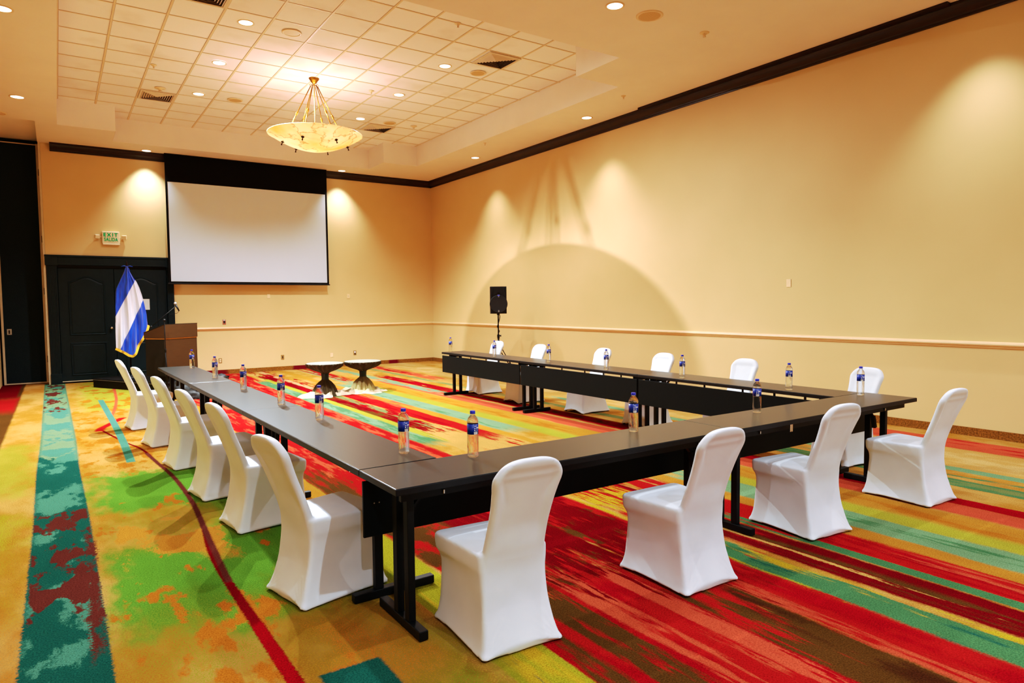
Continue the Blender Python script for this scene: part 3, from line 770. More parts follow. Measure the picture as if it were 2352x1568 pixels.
def point(x, y, z, p, col, r):
    ld = bpy.data.lights.new('chandelier_glow', 'POINT'); ld.energy = p; ld.color = col; ld.shadow_soft_size = r
    o = bpy.data.objects.new('chandelier_glow', ld); C.objects.link(o); o.location = (x, y, z)
point(CX, CY, ZU + zr - .06, 120, (1, .88, .76), .10)
point(CX, CY - .03, ZU + zb + .075, 9, (1, .92, .78), .03)

# ------------------------------------------------------------------ PROJECTION SCREEN
ysn = YB - .22
sc_ = thing('projection_screen', 'large pull-down white projection screen with black borders on the far wall', 'projection screen', (3.96, ysn, 0), 0)
bx0, bx1, bz0, bz1 = 2.115 - 3.96, 5.785 - 3.96, 2.145, ZC - .005
wx0, wx1, wz0, wz1 = 2.162 - 3.96, 5.737 - 3.96, 2.182, 4.40
bm = bmesh.new()
for a, b, c, d in ((bx0, bx1, wz1, bz1), (bx0, bx1, bz0, wz0), (bx0, wx0, wz0, wz1), (wx1, bx1, wz0, wz1)): box(bm, a, b, 0, .004, c, d)
obj('masking_border', bm, M['screenblack'], sc_)
obj('screen_surface', B(wx0, wx1, .001, .003, wz0, wz1), M['screen'], sc_)
bm = bmesh.new(); box(bm, bx0 - .02, bx1 + .02, -.014, .018, bz0 - .03, bz0); obj('bottom_bar', bm, M['plastic'], sc_, bevel=.006)
obj('ceiling_slot', B(bx0, bx1, -.03, .035, ZC - .008, ZC), M['dark'], sc_)

# ------------------------------------------------------------------ WALL PLATES, SIGN
def plate(x, z, w, h, mat, label, cat='wall plate', name='wall_plate', slots=None):
    t = thing(name, label, cat, (x, YB, z), 0)
    obj('cover_plate', B(-w / 2, w / 2, -.008, 0, -h / 2, h / 2), mat, t, bevel=.002)
    for (a, b, c, d, m) in (slots or []): obj('socket', B(a, b, -.011, -.008, c, d), m, t)
plate(3.291, 1.235, .075, .12, M['platered'], 'small reddish control plate above the rail beside the lectern', 'control plate', 'control_plate', [(-.02, .02, -.03, .03, M['dark']), (-.025, .025, .036, .05, M['white'])])
duo = [(-.018, .018, .006, .038, M['plate']), (-.018, .018, -.038, -.006, M['plate'])]
plate(3.174, .322, .075, .115, M['platebrown'], 'brass double power outlet low on the far wall, nearest the lectern', 'outlet', 'power_outlet', duo)
plate(4.626, .327, .075, .115, M['platebrown'], 'brass power outlet low on the far wall left of the draped tables', 'outlet', 'power_outlet', [(-.012, .012, -.03, .03, M['dark'])])
plate(6.508, .345, .08, .12, M['platebrown'], 'brass power outlet low on the far wall above the right draped table', 'outlet', 'power_outlet', [(-.018, .018, .0, .04, M['white']), (-.012, .02, -.045, -.01, M['dark'])])
plate(5.882, .317, .075, .11, M['plate'], 'cream blank plate low on the far wall behind the draped tables')
plate(6.366, 1.842, .075, .12, M['plate'], 'cream switch plate under the right corner of the screen', 'switch', 'light_switch', [(-.01, .01, -.018, .018, M['alum'])])
plate(4.334, 1.847, .07, .11, M['plate'], 'cream blank plate under the middle of the screen')
t = thing('wall_plate', 'cream blank plate above the rail on the right wall', 'wall plate', (XR, 5.878, 1.862), 0)
obj('cover_plate', B(-.008, 0, -.036, .036, -.057, .057), M['plate'], t, bevel=.002)
t = thing('door_notice', 'white paper notice taped to the right door leaf behind the flag', 'notice', (1.62, YB + .045, 1.67), 0)
obj('sheet', B(-.12, .12, -.006, 0, -.12, .12), M['paper'], t)
obj('border', B(-.125, .125, -.002, .001, -.14, .12), M['dark'], t)

ex = thing('exit_sign', 'cream exit sign with green lettering and two lamp heads above the door', 'exit sign', (1.037, YB, 3.12), 0)
obj('housing', B(-.165, .165, -.07, 0, -.13, .13), M['signbody'], ex, bevel=.012)
obj('ledge', B(-.155, .165, -.075, -.005, -.158, -.13), M['signbody'], ex, bevel=.006)
def text(s, x, z, size, sx=1.0, space=1.0, bold=.0):
    cu = bpy.data.curves.new('lettering', 'FONT'); cu.body = s; cu.size = size; cu.align_x = 'CENTER'; cu.align_y = 'CENTER'
    cu.extrude = .001; cu.offset = bold; cu.space_character = space; cu.materials.append(M['signgreen'])
    tmp = bpy.data.objects.new('lettering_source', cu); C.objects.link(tmp)
    me = bpy.data.meshes.new_from_object(tmp.evaluated_get(bpy.context.evaluated_depsgraph_get())); bpy.data.objects.remove(tmp)
    o = bpy.data.objects.new('lettering', me); C.objects.link(o); o.parent = ex
    o.location = (x, -.0725, z); o.rotation_euler = (pi / 2, 0, 0); o.scale = (sx, 1, 1)
text('EXIT', -.005, .055, .105, .9, 1.5, .004); text('SALIDA', 0, -.045, .105, .70, 1.08, .003)
for s, L in ((-1, .12), (1, .14)):
    bm = bmesh.new(); x0 = s * .165
    bar(bm, (x0, -.03, .01), (x0 + s * .05, -.04, .01), .02)
    obj('lamp_arm', bm, M['signbody'], ex)
    bm = bmesh.new(); m = Matrix.Translation((x0 + s * .09, -.045, .012)) @ Matrix.Rotation(radians(-18 * s), 4, 'Z') @ Matrix.Rotation(radians(12), 4, 'X')
    box(bm, -.045, .045, -.04, .03, -.038, .045, m)
    o = obj('lamp_head', bm, M['signbody'] if s < 0 else M['plate'], ex, bevel=.008)

# ------------------------------------------------------------------ SPANDEX CHAIR
def rrect(hwf, hwr, yf, yr, r, n=7):
    """rounded trapezoid outline, counter-clockwise, front = +y"""
    pts = []
    cs = [((hwf - r), (yf - r), 0), (-(hwf - r), (yf - r), 90), (-(hwr - r), (yr + r), 180), ((hwr - r), (yr + r), 270)]
    for cx, cy, a0 in cs:
        for q in range(n):
            a = radians(a0 + 90 * q / (n - 1)); pts.append((cx + r * cos(a), cy + r * sin(a)))
    # subdivide the straight runs
    out = []
    for i, p in enumerate(pts):
        out.append(p)
        if i % n == n - 1:
            q = pts[(i + 1) % len(pts)]
            for s in range(1, 9): out.append((p[0] + (q[0] - p[0]) * s / 9, p[1] + (q[1] - p[1]) * s / 9))
    return out
def loft(bm, rings):
    R = [[bm.verts.new(p) for p in r] for r in rings]
    for a, b in zip(R, R[1:]):
        n = len(a)
        for k in range(n): bm.faces.new((a[k], a[(k + 1) % n], b[(k + 1) % n], b[k]))
    bm.faces.new(R[0][::-1]); bm.faces.new(R[-1])
def interp(tab, z):
    for a, b in zip(tab, tab[1:]):
        if a[0] <= z <= b[0]:
            s = (z - a[0]) / (b[0] - a[0]); s = s
            return [a[i] + (b[i] - a[i]) * s for i in range(1, len(a))]
    return list(tab[-1][1:]) if z > tab[-1][0] else list(tab[0][1:])
def smooth_tab(tab, n):
    """catmull-rom resample"""
    out = []
    for i in range(len(tab) - 1):
        p0 = tab[max(i - 1, 0)]; p1 = tab[i]; p2 = tab[i + 1]; p3 = tab[min(i + 2, len(tab) - 1)]
        for q in range(n):
            s = q / n
            out.append([.5 * ((2 * b) + (-a + c) * s + (2 * a - 5 * b + 4 * c - d) * s * s + (-a + 3 * b - 3 * c + d) * s ** 3) for a, b, c, d in zip(p0, p1, p2, p3)])
    out.append(list(tab[-1])); return out
def chair_meshes():
    # z, half width front, half width rear, y front, y rear, corner radius
    low_tab = [(0, .222, .218, .272, -.268, .022), (.03, .214, .208, .262, -.256, .022), (.10, .203, .193, .248, -.232, .022), (.20, .199, .182, .240, -.208, .024), (.30, .199, .178, .232, -.194, .026),
               (.355, .208, .180, .236, -.190, .030), (.385, .224, .185, .248, -.190, .034), (.440, .228, .187, .252, -.190, .034), (.457, .224, .184, .247, -.188, .034), (.463, .206, .172, .228, -.182, .04), (.467, .16, .14, .18, -.15, .045)]
    rings = []
    for row in smooth_tab(low_tab, 4):
        z, hf, hr, yf, yr, r = row; ring = []
        for x, y in rrect(hf, hr, yf, yr, r):
            dz = 0
            if z < .2:
                ex_ = 1 - min(1, abs(x) / hf) ** 2.2; ey = 1 - min(1, abs(y) / .265) ** 2.2
                onfb = 1 if (abs(y - yf) < .02 or abs(y - yr) < .02) else 0
                arch = (.045 * ex_ if onfb else .018 * ey)
                dz = arch * max(0, 1 - z / .2)
            crown = 0
            if z > .45: crown = .0
            ring.append((x, y, z + dz + .002 + crown))
        rings.append(ring)
    # domed seat top
    for s_, zz in ((.62, .470), (.30, .474)):
        rings.append([(x * s_, .01 + (y - .01) * s_, zz) for x, y, _ in rings[-1 if s_ == .62 else -2]])
    bm = bmesh.new(); loft(bm, rings)
    # back: z, half width, y front, y rear
    bt_ = [(.30, .160, -.12, -.188, .02), (.40, .168, -.135, -.192, .022), (.48, .164, -.158, -.208, .022), (.58, .160, -.193, -.242, .022), (.68, .163, -.232, -.280, .022), (.76, .171, -.262, -.312, .022),
           (.81, .179, -.281, -.333, .022), (.838, .178, -.292, -.344, .022), (.865, .165, -.303, -.354, .022), (.890, .146, -.314, -.363, .022), (.908, .118, -.322, -.370, .020), (.920, .078, -.330, -.372, .016), (.924, .03, -.338, -.368, .012)]
    rings = []
    for z, hw, yf, yr, r in smooth_tab(bt_, 4):
        rings.append([(x, y, z) for x, y in rrect(hw, hw, yf, yr, min(r, hw * .8, (yf - yr) * .48))])
    loft(bm, rings)
    me = bpy.data.meshes.new('chair_raw'); bm.to_mesh(me); bm.free()
    o = bpy.data.objects.new('chair_raw', me); C.objects.link(o)
    rm = o.modifiers.new('r', 'REMESH'); rm.mode = 'VOXEL'; rm.voxel_size = .0072
    sm = o.modifiers.new('s', 'SMOOTH'); sm.factor = .5; sm.iterations = 6
    dg = bpy.context.evaluated_depsgraph_get(); dg.update()
    ev = o.evaluated_get(dg); full = bpy.data.meshes.new_from_object(ev)
    bpy.data.objects.remove(o); bpy.data.meshes.remove(me)
    # fabric tension: hollow between the frame tubes, folds under the top, drag lines to the feet
    def ss(a, b, x):
        x = max(0, min(1, (x - a) / (b - a))); return x * x * (3 - 2 * x)
    for v in full.vertices:
        x, y, z = v.co
        cy_ = interp([(a[0], a[2], a[3]) for a in bt_], z) if z > .3 else None
        if z > .46:
            mid = (cy_[0] + cy_[1]) / 2
            hw = interp([(a[0], a[1]) for a in bt_], z)[0]
            u = abs(x) / max(hw, .02)
            if y < mid:
                edge = 1 - ss(.62, .92, u); top = 1 - ss(.845, .893, z)
                v.co.y += .013 * edge * top * ss(.46, .60, z)
                v.co.y -= .005 * edge * math.exp(-((z - .845) / .02) ** 2)
                # slack crease below the shoulder of the back
                v.co.y += .004 * math.exp(-((u - .70 - (z - .78) * 1.5) / .07) ** 2) * math.exp(-((z - .78) / .06) ** 2)
            else:
                v.co.y -= .008 * (1 - ss(.55, .9, u)) * (1 - ss(.83, .89, z)) * ss(.5, .62, z)
        if z < .42 and y < -.12 and abs(x) < .17:
            v.co.y += .010 * (1 - (abs(x) / .17) ** 2) * sin(pi * min(1, z / .42))
        if z < .36 and abs(x) > .12 and abs(y) < .2:
            v.co.x -= math.copysign(.010 * (1 - (y / .2) ** 2) * sin(pi * min(1, max(0, z - .02) / .34)), x)
        # foot pockets
        for fx, fy in ((.2, .25), (-.2, .25), (.2, -.245), (-.2, -.245)):
            d2 = (x - fx) ** 2 + (y - fy) ** 2
            if z < .07 and d2 < .006:
                k_ = math.exp(-d2 / .0012) * math.exp(-((z - .018) / .016) ** 2) * .006
                v.co.x += math.copysign(k_, fx); v.co.y += math.copysign(k_, fy)
            if z < .16 and d2 < .02:
                ang = atan2(z, sqrt(d2) + .01)
                v.co.y += math.copysign(.0018 * sin(ang * 16) * math.exp(-d2 / .006), y)
        # hem seam
        w = mnoise.noise(Vector((x * 5, y * 5, z * 5))) * .0022
        v.co.x += w; v.co.y += w
    full.update()
    nrm = [Vector(v.normal) for v in full.vertices]
    def cls(c):
        x, y, z = c
        if z > .452 and y < -.118 - (z - .45) * .15 and z > .452: return 1
        if z > .405 and y > -.155: return 2
        if y <= -.155 and z > .42: return 1
        return 0
    groups = {0: [], 1: [], 2: []}
    for p in full.polygons: groups[cls(p.center)].append(list(p.vertices))
    out = {}
    for g, nm in ((0, 'skirt'), (1, 'backrest'), (2, 'seat')):
        used = sorted({i for f in groups[g] for i in f}); mp = {a: b for b, a in enumerate(used)}
        m2 = bpy.data.meshes.new('chair_' + nm)
        m2.from_pydata([full.vertices[i].co[:] for i in used], [], [[mp[i] for i in f] for f in groups[g]])
        m2.polygons.foreach_set('use_smooth', [True] * len(m2.polygons))
        m2.normals_split_custom_set_from_vertices([nrm[i] for i in used])
        m2.materials.append(M['spandex']); out[nm] = m2
    bpy.data.meshes.remove(full)
    return out
CM = chair_meshes()
def chair_proto(loc, rz, label, group):
    r = thing('banquet_chair', label, 'chair', loc, rz, group)
    for nm in ('skirt', 'seat', 'backrest'):
        o = bpy.data.objects.new(nm, CM[nm]); C.objects.link(o); o.parent = r
    for fx, fy in ((.195, .24), (-.195, .24), (.195, -.235), (-.195, -.235)):
        bm = bmesh.new(); lathe(bm, [(0, 0), (.014, 0), (.016, .006), (.014, .022), (0, .022)], 14, c=(fx, fy))
        obj('leg_tip', bm, M['shoe'], r, smooth=True)
    return r
# rotation: local +y is the way the sitter faces
GF, GL, GR = 'chairs along the near table row', 'chairs along the left table row', 'chairs along the right table row'
chairs = [
 # near row, facing +y
 (1.745, 2.745, radians(-4), 'white covered chair seen from behind, nearest the viewer at the table corner', GF),
 (2.985, 2.690, radians(-1.5), 'white covered chair second along the near table row, left of the table joint', GF),
 (4.340, 2.775, radians(-5.5), 'white covered chair third along the near table row, right of the middle table foot', GF),
 (5.715, 2.685, radians(-2), 'white covered chair at the right end of the near table row, against the wall', GF),
 # left row, facing +x
 (1.225, 3.735, radians(-90 + 11), 'white covered chair of the left row, nearest the black table corner', GL),
 (1.235, 5.175, radians(-90 + 7), 'white covered chair second in the left row, crossed by a hard table shadow', GL),
 (1.170, 6.185, radians(-90 + 8), 'white covered chair third in the left row, beside the end of the crimson line', GL),
 (1.125, 7.50, radians(-90 + 8), 'white covered chair fourth in the left row, nearer of the two middle ones', GL),
 (1.060, 8.85, radians(-90 + 9), 'white covered chair fifth in the left row, next to the farthest one', GL),
 (0.985, 10.22, radians(-90 + 7), 'white covered chair farthest in the left row, close to the black stage', GL),
 # right row, facing -x
 (6.365, 10.35, radians(90 + 4), 'white covered chair farthest in the right row, behind the bottle under the loudspeaker', GR),
 (6.325, 9.02, radians(90), 'white covered chair second from the far end of the right row, right of the loudspeaker', GR),
 (6.475, 7.61, radians(90), 'white covered chair of the right row partly behind the fourth far bottle', GR),
 (6.420, 6.32, radians(90 + 3), 'white covered chair of the right row between two bottles, lit rim on its right', GR),
 (6.45, 5.05, radians(90 + 3), 'white covered chair of the right row with only its top above the table', GR),
 (6.47, 3.66, radians(90 - 8), 'white covered chair of the right row nearest the table corner, half hidden by a bottle', GR),
]
p = None
for x, y, rz, lab, g in chairs:
    if p is None: p = chair_proto((x, y, 0), rz, lab, g)
    else: dup(p, (x, y, 0), rz, lab, g)

# ------------------------------------------------------------------ TRAINING TABLES
TL, TD, TT = 2.434, .4543, .034
def table(loc, rz, label, group, panel='down', fo=(.135, .14), hx=None):
    """local: x along the table, y from sitting edge (0) to far edge (TD)"""
    r = thing('folding_table', label, 'table', loc, rz, group)
    bm = bmesh.new(); box(bm, .003, TL - .003, .003, TD - .003, TZ - .0025, TZ); obj('tabletop', bm, M['lam'], r, bevel=.0015)
    bm = bmesh.new(); box(bm, .001, TL - .001, 0, TD, TZ - TT, TZ - .0025); obj('top_edge', bm, M['edge'], r, bevel=.003)
    if panel == 'down':
        bm = bmesh.new(); box(bm, .012, TL - .012, TD - .022, TD - .004, .405, .700); obj('modesty_panel', bm, M['panel'], r, bevel=.003)
        for x in (.30, .62, .98, 1.46, 1.85, 2.15):
            bm = bmesh.new(); box(bm, x - .012, x + .012, TD - .026, TD - .0225, .64, TZ - TT); obj('panel_hanger', bm, M['blacksteel'], r)
        for x in (.085, 1.2, TL - .085):
            for q in (-.014, .014):
                bm = bmesh.new(); lathe(bm, [(0, 0), (.0045, 0), (.003, .003), (0, .004)], 10)
                bmesh.ops.rotate(bm, verts=bm.verts, cent=(0, 0, 0), matrix=Matrix.Rotation(pi / 2, 3, 'X')); bmesh.ops.translate(bm, verts=bm.verts, vec=(x + q, TD - .0225, .58))
                obj('screw', bm, M['steelgrey'], r, smooth=True)
    else:
        bm = bmesh.new(); box(bm, .03, TL - .03, TD - .30, TD - .03, .688, .704); obj('modesty_panel', bm, M['panel'], r, bevel=.003)
        for x in (.30, 1.2, 2.15):
            bm = bmesh.new(); box(bm, x - .03, x + .03, .10, .16, .665, TZ - TT); obj('panel_hanger', bm, M['blacksteel'], r)
    bm = bmesh.new(); box(bm, .06, TL - .06, .075, .10, .672, TZ - TT); box(bm, .06, TL - .06, .345, .37, .712, TZ - TT)
    obj('apron_rail', bm, M['blacksteel'], r)
    for e, x in ((0, fo[0]), (1, TL - fo[1])):
        s = 1 if e == 0 else -1
        bm = bmesh.new(); box(bm, x - .024, x + .024, .008, TD + .035, .004, .050); obj('foot', bm, M['blacksteel'], r, bevel=.004)
        for y in (.155, .285):
            bm = bmesh.new(); box(bm, x - .019, x + .019, y - .024, y + .024, .050, .672); obj('leg', bm, M['blacksteel'], r, bevel=.003)
        bm = bmesh.new(); box(bm, x - .022, x + .022, .08, .37, .672, TZ - TT); obj('leg_head', bm, M['blacksteel'], r)
        bm = bmesh.new(); bar(bm, (x + s * .02, .22, .56), (x + s * .16, .22, .71), .026, .012); bar(bm, (x + s * .02, .22, .50), (x + s * .05, .22, .60), .03, .03)
        obj('leg_brace', bm, M['blacksteel'], r)
        bm = bmesh.new(); box(bm, x + s * .15 - .004, x + s * .15 + .004, .062, .074, .68, .70); o = obj('latch', bm, M['chrome'], r, bevel=.002)
    if hx:
        bm = bmesh.new(); box(bm, hx - .016, hx - .003, .022, .028, .668, TZ - TT); box(bm, hx + .003, hx + .016, .022, .028, .668, TZ - TT); box(bm, hx - .003, hx + .003, .024, .034, .672, .722)
        o = obj('hinge', bm, M['chrome'], r, bevel=.001); o['label'] = 'bright metal hinge'
    return r
x0, y0 = 1.2553, 2.825
table((x0, y0, 0), 0, 'black folding table of the near row, its left end at the near corner', 'black tables of the near row', hx=.95)
table((x0 + TL, y0, 0), 0, 'black folding table of the near row reaching toward the right wall', 'black tables of the near row', fo=(.20, .25), hx=.65)
phi = .01565
# left row: sitting edge faces -x; local y -> +x, local x -> -y, so rotate by -90
for k, lab in enumerate(('black folding table of the left row touching the near corner', 'black folding table in the middle of the left row', 'black folding table of the left row farthest away, before the lectern')):
    s = (k + 1) * TL + .003
    px = 1.2571 - s * sin(phi); py_ = y0 + TD + .002 + s * cos(phi)
    table((px, py_, 0), -pi / 2 + phi, lab, 'black tables of the left row', 'up')
# right row: sitting edge faces +x (wall side), panel toward the room centre: local y -> -x, local x -> +y : rotate +90
for k, lab in enumerate(('black folding table of the right row touching the near row', 'black folding table in the middle of the right row', 'black folding table of the right row farthest away, below the loudspeaker')):
    table((5.6374 + TD, y0 + TD + .003 + k * TL, 0), pi / 2, lab, 'black tables of the right row')

# ------------------------------------------------------------------ BOTTLES
def bottle_proto(loc, rz, label, group):
    r = thing('water_bottle', label, 'bottle', loc, rz, group)
    h = .257
    prof = [(0, .006), (.018, .0035), (.026, .001), (.0305, .006), (.0315, .016), (.0300, .028), (.0315, .038), (.0315, .118), (.0300, .122), (.0300, .126)]
    prof += [(.0305, .128), (.0305, .186), (.0300, .189), (.0318, .194), (.0318, .200), (.0300, .207), (.0255, .218), (.0185, .227), (.0135, .233), (.0128, .238), (.0155, .2395), (.0155, .2415), (.0125, .2425), (.0125, .246), (0, .246)]
    def fold(a, r_, z):
        if z < .03: return r_ * (1 + .06 * cos(5 * a) * (1 - z / .03))
        if .04 < z < .115: return r_ * (1 - .02 * (0.5 + .5 * cos(8 * a + z * 30)))
        return r_
    bm = bmesh.new(); lathe(bm, prof, 48, fold=fold); obj('body', bm, M['pet'], r, smooth=True)
    bm = bmesh.new(); lathe(bm, [(.0312, .1285), (.0316, .1285), (.0316, .1855), (.0312, .1855)], 40); lb = obj('label', bm, M['label'], r, smooth=True)
    bm = bmesh.new()
    def decal(a0, a1, z0, z1, rr=.0319):
        n = max(1, int((a1 - a0) / 8)); vs = []
        for q in range(n + 1):
            a = radians(a0 + (a1 - a0) * q / n); vs.append((bm.verts.new((rr * cos(a), rr * sin(a), z0)), bm.verts.new((rr * cos(a), rr * sin(a), z1))))
        for a, b in zip(vs, vs[1:]): bm.faces.new((a[0], b[0], b[1], a[1]))
    decal(-22, 18, .130, .145)
    o = obj('barcode_panel', bm, M['white'], lb)
    bm = bmesh.new()
    for q, (a, w) in enumerate([(-18, 2), (-14, 1.2), (-11, 2.5), (-6, 1.2), (-2, 2), (3, 1.2), (6, 2.5), (11, 1.5)]): decal(a, a + w, .1335, .145, .03205)
    obj('barcode', bm, M['dark'], lb)
    for a0, a1, z0, z1 in ((6, 17, .160, .169), (22, 38, .161, .168), (-20, -6, .150, .154), (8, 16, .149, .155), (-20, -4, .160, .163), (-15, 8, .174, .176), (150, 175, .150, .172), (180, 205, .150, .172), (210, 235, .150, .172)):
        bm = bmesh.new(); decal(a0, a1, z0, z1); obj('print_mark', bm, M['white'], lb)
    bm = bmesh.new(); lathe(bm, [(0, h), (.0135, h), (.0150, h - .002), (.0152, h - .016), (.0146, h - .0165), (0, h - .0165)], 32); obj('cap', bm, M['cap'], r, autosmooth=40)
    return r
BF, BLf, BR = 'water bottles on the near table row', 'water bottles on the left table row', 'water bottles on the right table row'
bts = [
 (1.612, 3.50, 'water bottle at the near end of the left table row', BLf), (1.585, 4.905, 'water bottle second along the left table row, in front of the left draped table', BLf),
 (1.566, 5.862, 'water bottle third along the left table row, just past a table joint', BLf), (1.545, 7.175, 'water bottle fourth along the left table row', BLf),
 (1.530, 8.575, 'water bottle fifth along the left table row, near the far joint', BLf), (1.515, 10.12, 'water bottle farthest on the left row, in front of the lectern', BLf),
 (1.885, 3.188, 'water bottle leftmost on the near table row, behind the nearest chair', BF), (3.105, 3.183, 'water bottle second on the near table row, left of the joint', BF),
 (4.383, 3.170, 'water bottle third on the near table row, above the third chair', BF), (5.90, 3.20, 'water bottle at the right end of the near table row', BF),
 (5.735, 3.797, 'water bottle nearest on the right table row', BR), (5.75, 5.128, 'water bottle second from the near end of the right table row', BR),
 (5.73, 6.36, 'water bottle third from the near end of the right table row', BR), (5.822, 7.68, 'water bottle fourth from the near end of the right table row', BR),
 (5.785, 9.07, 'water bottle under the loudspeaker on the right table row', BR), (5.775, 10.50, 'water bottle at the far end of the right table row', BR)]
bp = None
for i, (x, y, lab, g) in enumerate(bts):
    a = atan2(-y, -x) + radians(random.uniform(8, 40)) if i not in (0, 6) else atan2(-y, -x) + radians(34)
    if bp is None: bp = bottle_proto((x, y, TZ + .0005), a, lab, g)
    else: dup(bp, (x, y, TZ + .0005), a, lab, g)

# ------------------------------------------------------------------ STAGE, LECTERN, MICROPHONE, FLAG
ang = atan2(14.38 - 15.98, 1.40 - .545)
st = thing('stage_platform', 'low black carpeted platform under the lectern', 'stage', (.545, 15.98, 0), ang)
obj('deck', B(0, 2.2, 0, 1.5, .15, .18), M['stage'], st, bevel=.006)
obj('skirt', B(.01, 2.19, .01, 1.49, 0, .15), M['stage'], st)
bm = bmesh.new(); box(bm, 0, 2.2, -.004, .0, .152, .158); obj('nosing', bm, M['steelgrey'], st)
ZS = .18
lc = thing('lectern', 'dark wooden lectern with a slanted top and gold band', 'lectern', (2.000, 14.575, ZS), radians(38))
# local: audience face at y=0 looking -y; body extends +y
w, dd = .405, .46
bm = bmesh.new(); prism(bm, [(0, .10), (dd, .10), (dd, .81), (0, .81)], 'x', -w, w, lambda s, u, v: (s, u, v)); obj('cabinet', bm, M['woodbrown'], lc, bevel=.004)
obj('gold_band', B(-w - .004, w + .004, -.006, dd, .81, .825), M['gold'], lc)
bm = bmesh.new(); prism(bm, [(-.02, .825), (dd + .03, .825), (dd + .03, .93), (-.02, 1.09)], 'x', -w - .012, w + .012, lambda s, u, v: (s, u, v)); obj('top_box', bm, M['woodbrown'], lc, bevel=.004)
bm = bmesh.new(); prism(bm, [(-.02, 1.09), (dd + .03, .93), (dd + .03, .942), (-.02, 1.102)], 'x', -w - .015, w + .015, lambda s, u, v: (s, u, v)); obj('reading_surface', bm, M['wooddark'], lc)
obj('plinth', B(-w + .04, w - .04, .04, dd - .04, .01, .10), M['wooddark'], lc)
for sx in (-1, 1):
    obj('side_panel', B(sx * (w + .004) - .004, sx * (w + .004) + .004, .0, dd, .10, .81), M['wooddark'], lc)
    for fy in (.08, dd - .08):
        bm = bmesh.new(); tube(bm, [(sx * .2 - .01, fy, .02), (sx * .2 + .01, fy, .02)], .02, 12); obj('caster', bm, M['shoe'], lc, smooth=True)
ms = thing('microphone_stand', 'black boom microphone stand before the lectern', 'microphone stand', (1.63, 13.80, ZS), 0)
bm = bmesh.new(); lathe(bm, [(0, -.18), (.13, -.18), (.13, -.168), (.05, -.158), (.012, -.15), (0, -.15)], 28); obj('base', bm, M['plastic'], ms, smooth=True)
bm = bmesh.new(); tube(bm, [(0, 0, -.16), (0, 0, .62)], .011); tube(bm, [(0, 0, .62), (0, 0, 1.19)], .008); tube(bm, [(0, 0, .60), (0, 0, .66)], .017); obj('pole', bm, M['blacksteel'], ms, smooth=True)
A = Vector((-.235, .05, 1.05)); Bp = Vector((.19, -.05, 1.44)); dirb = (Bp - A).normalized()
bm = bmesh.new(); tube(bm, [A, Bp], .007); tube(bm, [A, A + dirb * .05], .013); obj('boom_arm', bm, M['blacksteel'], ms, smooth=True)
bm = bmesh.new(); tube(bm, [(0, -.03, 1.185), (0, .03, 1.185)], .024, 14); obj('boom_clamp', bm, M['plastic'], ms, smooth=True)
mic = thing('microphone', 'black handheld microphone with silver head on the boom tip', 'microphone', (1.63 + Bp.x, 13.80 + Bp.y, ZS + Bp.z), 0)
bm = bmesh.new(); tube(bm, [(.055, 0, -.09), (.0, 0, .03)], [.012, .019], 16); obj('handle', bm, M['plastic'], mic, smooth=True)
bm = bmesh.new(); bmesh.ops.create_uvsphere(bm, u_segments=16, v_segments=10, radius=.027); bmesh.ops.translate(bm, verts=bm.verts, vec=(-.005, 0, .05)); obj('head', bm, M['steelgrey'], mic, smooth=True)
bm = bmesh.new(); tube(bm, [(.055, 0, -.09), (.02, .01, -.13), (-.10, .02, -.15), (-.19, .04, -.255), (-.20, .02, -.5), (-.185, .01, -1.0), (-.18, 0, -1.4)], .004, 6); obj('cable', bm, M['plastic'], mic, smooth=True)

fl = thing('flag', 'blue and white banded flag with gold fringe, gathered on a pole before the double door', 'flag', (1.20, 15.55, 0), 0)
bm = bmesh.new(); tube(bm, [(0, 0, .20), (0, 0, 2.44)], .013, 10); o = obj('pole', bm, M['bronze'], fl, smooth=True)
bm = bmesh.new(); lathe(bm, [(.0, 2.44), (.010, 2.44), (.017, 2.46), (.010, 2.49), (.004, 2.53), (0, 2.54)], 12); obj('finial', bm, M['bronze'], fl, smooth=True)
bm = bmesh.new(); lathe(bm, [(0, ZS), (.16, ZS), (.16, ZS + .015), (.10, ZS + .03), (.03, ZS + .05), (.02, ZS + .08), (0, ZS + .08)], 28); obj('base', bm, M['blacksteel'], fl, smooth=True)
# cloth outline in local x/z (from the photograph's silhouette)
Lf = [(2.43, -.012), (2.30, -.06), (2.12, -.14), (1.98, -.20), (1.90, -.215), (1.60, -.232), (1.30, -.238), (1.00, -.243), (.82, -.245)]
Rt = [(2.43, .012), (2.33, .045), (2.22, .10), (2.12, .16), (2.00, .205), (1.85, .245), (1.65, .285), (1.45, .315), (1.22, .325)]
def ip(tab, z):
    tab = sorted(tab)
    if z <= tab[0][0]: return tab[0][1]
    if z >= tab[-1][0]: return tab[-1][1]
    for a, b in zip(tab, tab[1:]):
        if a[0] <= z <= b[0]: return a[1] + (b[1] - a[1]) * (z - a[0]) / (b[0] - a[0])
bot = [(-.245, .80), (-.12, .73), (-.02, .655), (.03, .64), (.07, .68), (.14, .85), (.24, 1.03), (.29, 1.13), (.325, 1.24)]
def fpoint(u, v, off=0):
    # u across 0..1, v down 0..1
    xb = -.245 + .57 * u; zb_ = ip([(a, b) for a, b in bot], xb)
    ztop = 2.43; z = ztop + (zb_ - ztop) * v
    xl, xr_ = ip(Lf, z), ip(Rt, z)
    x = xl + (xr_ - xl) * u
    if v > .5: x = x * (1 - (v - .5) * 2) + xb * (v - .5) * 2 if z < 1.3 else x
    amp = .012 + .05 * min(1, v * 1.6)
    y = -.035 - amp * (sin(u * 17 + .6 * sin(v * 5)) * .6 + .4 * sin(u * 31 + v * 3)) - .05 * sin(pi * u) + off
    return Vector((x, y, z))
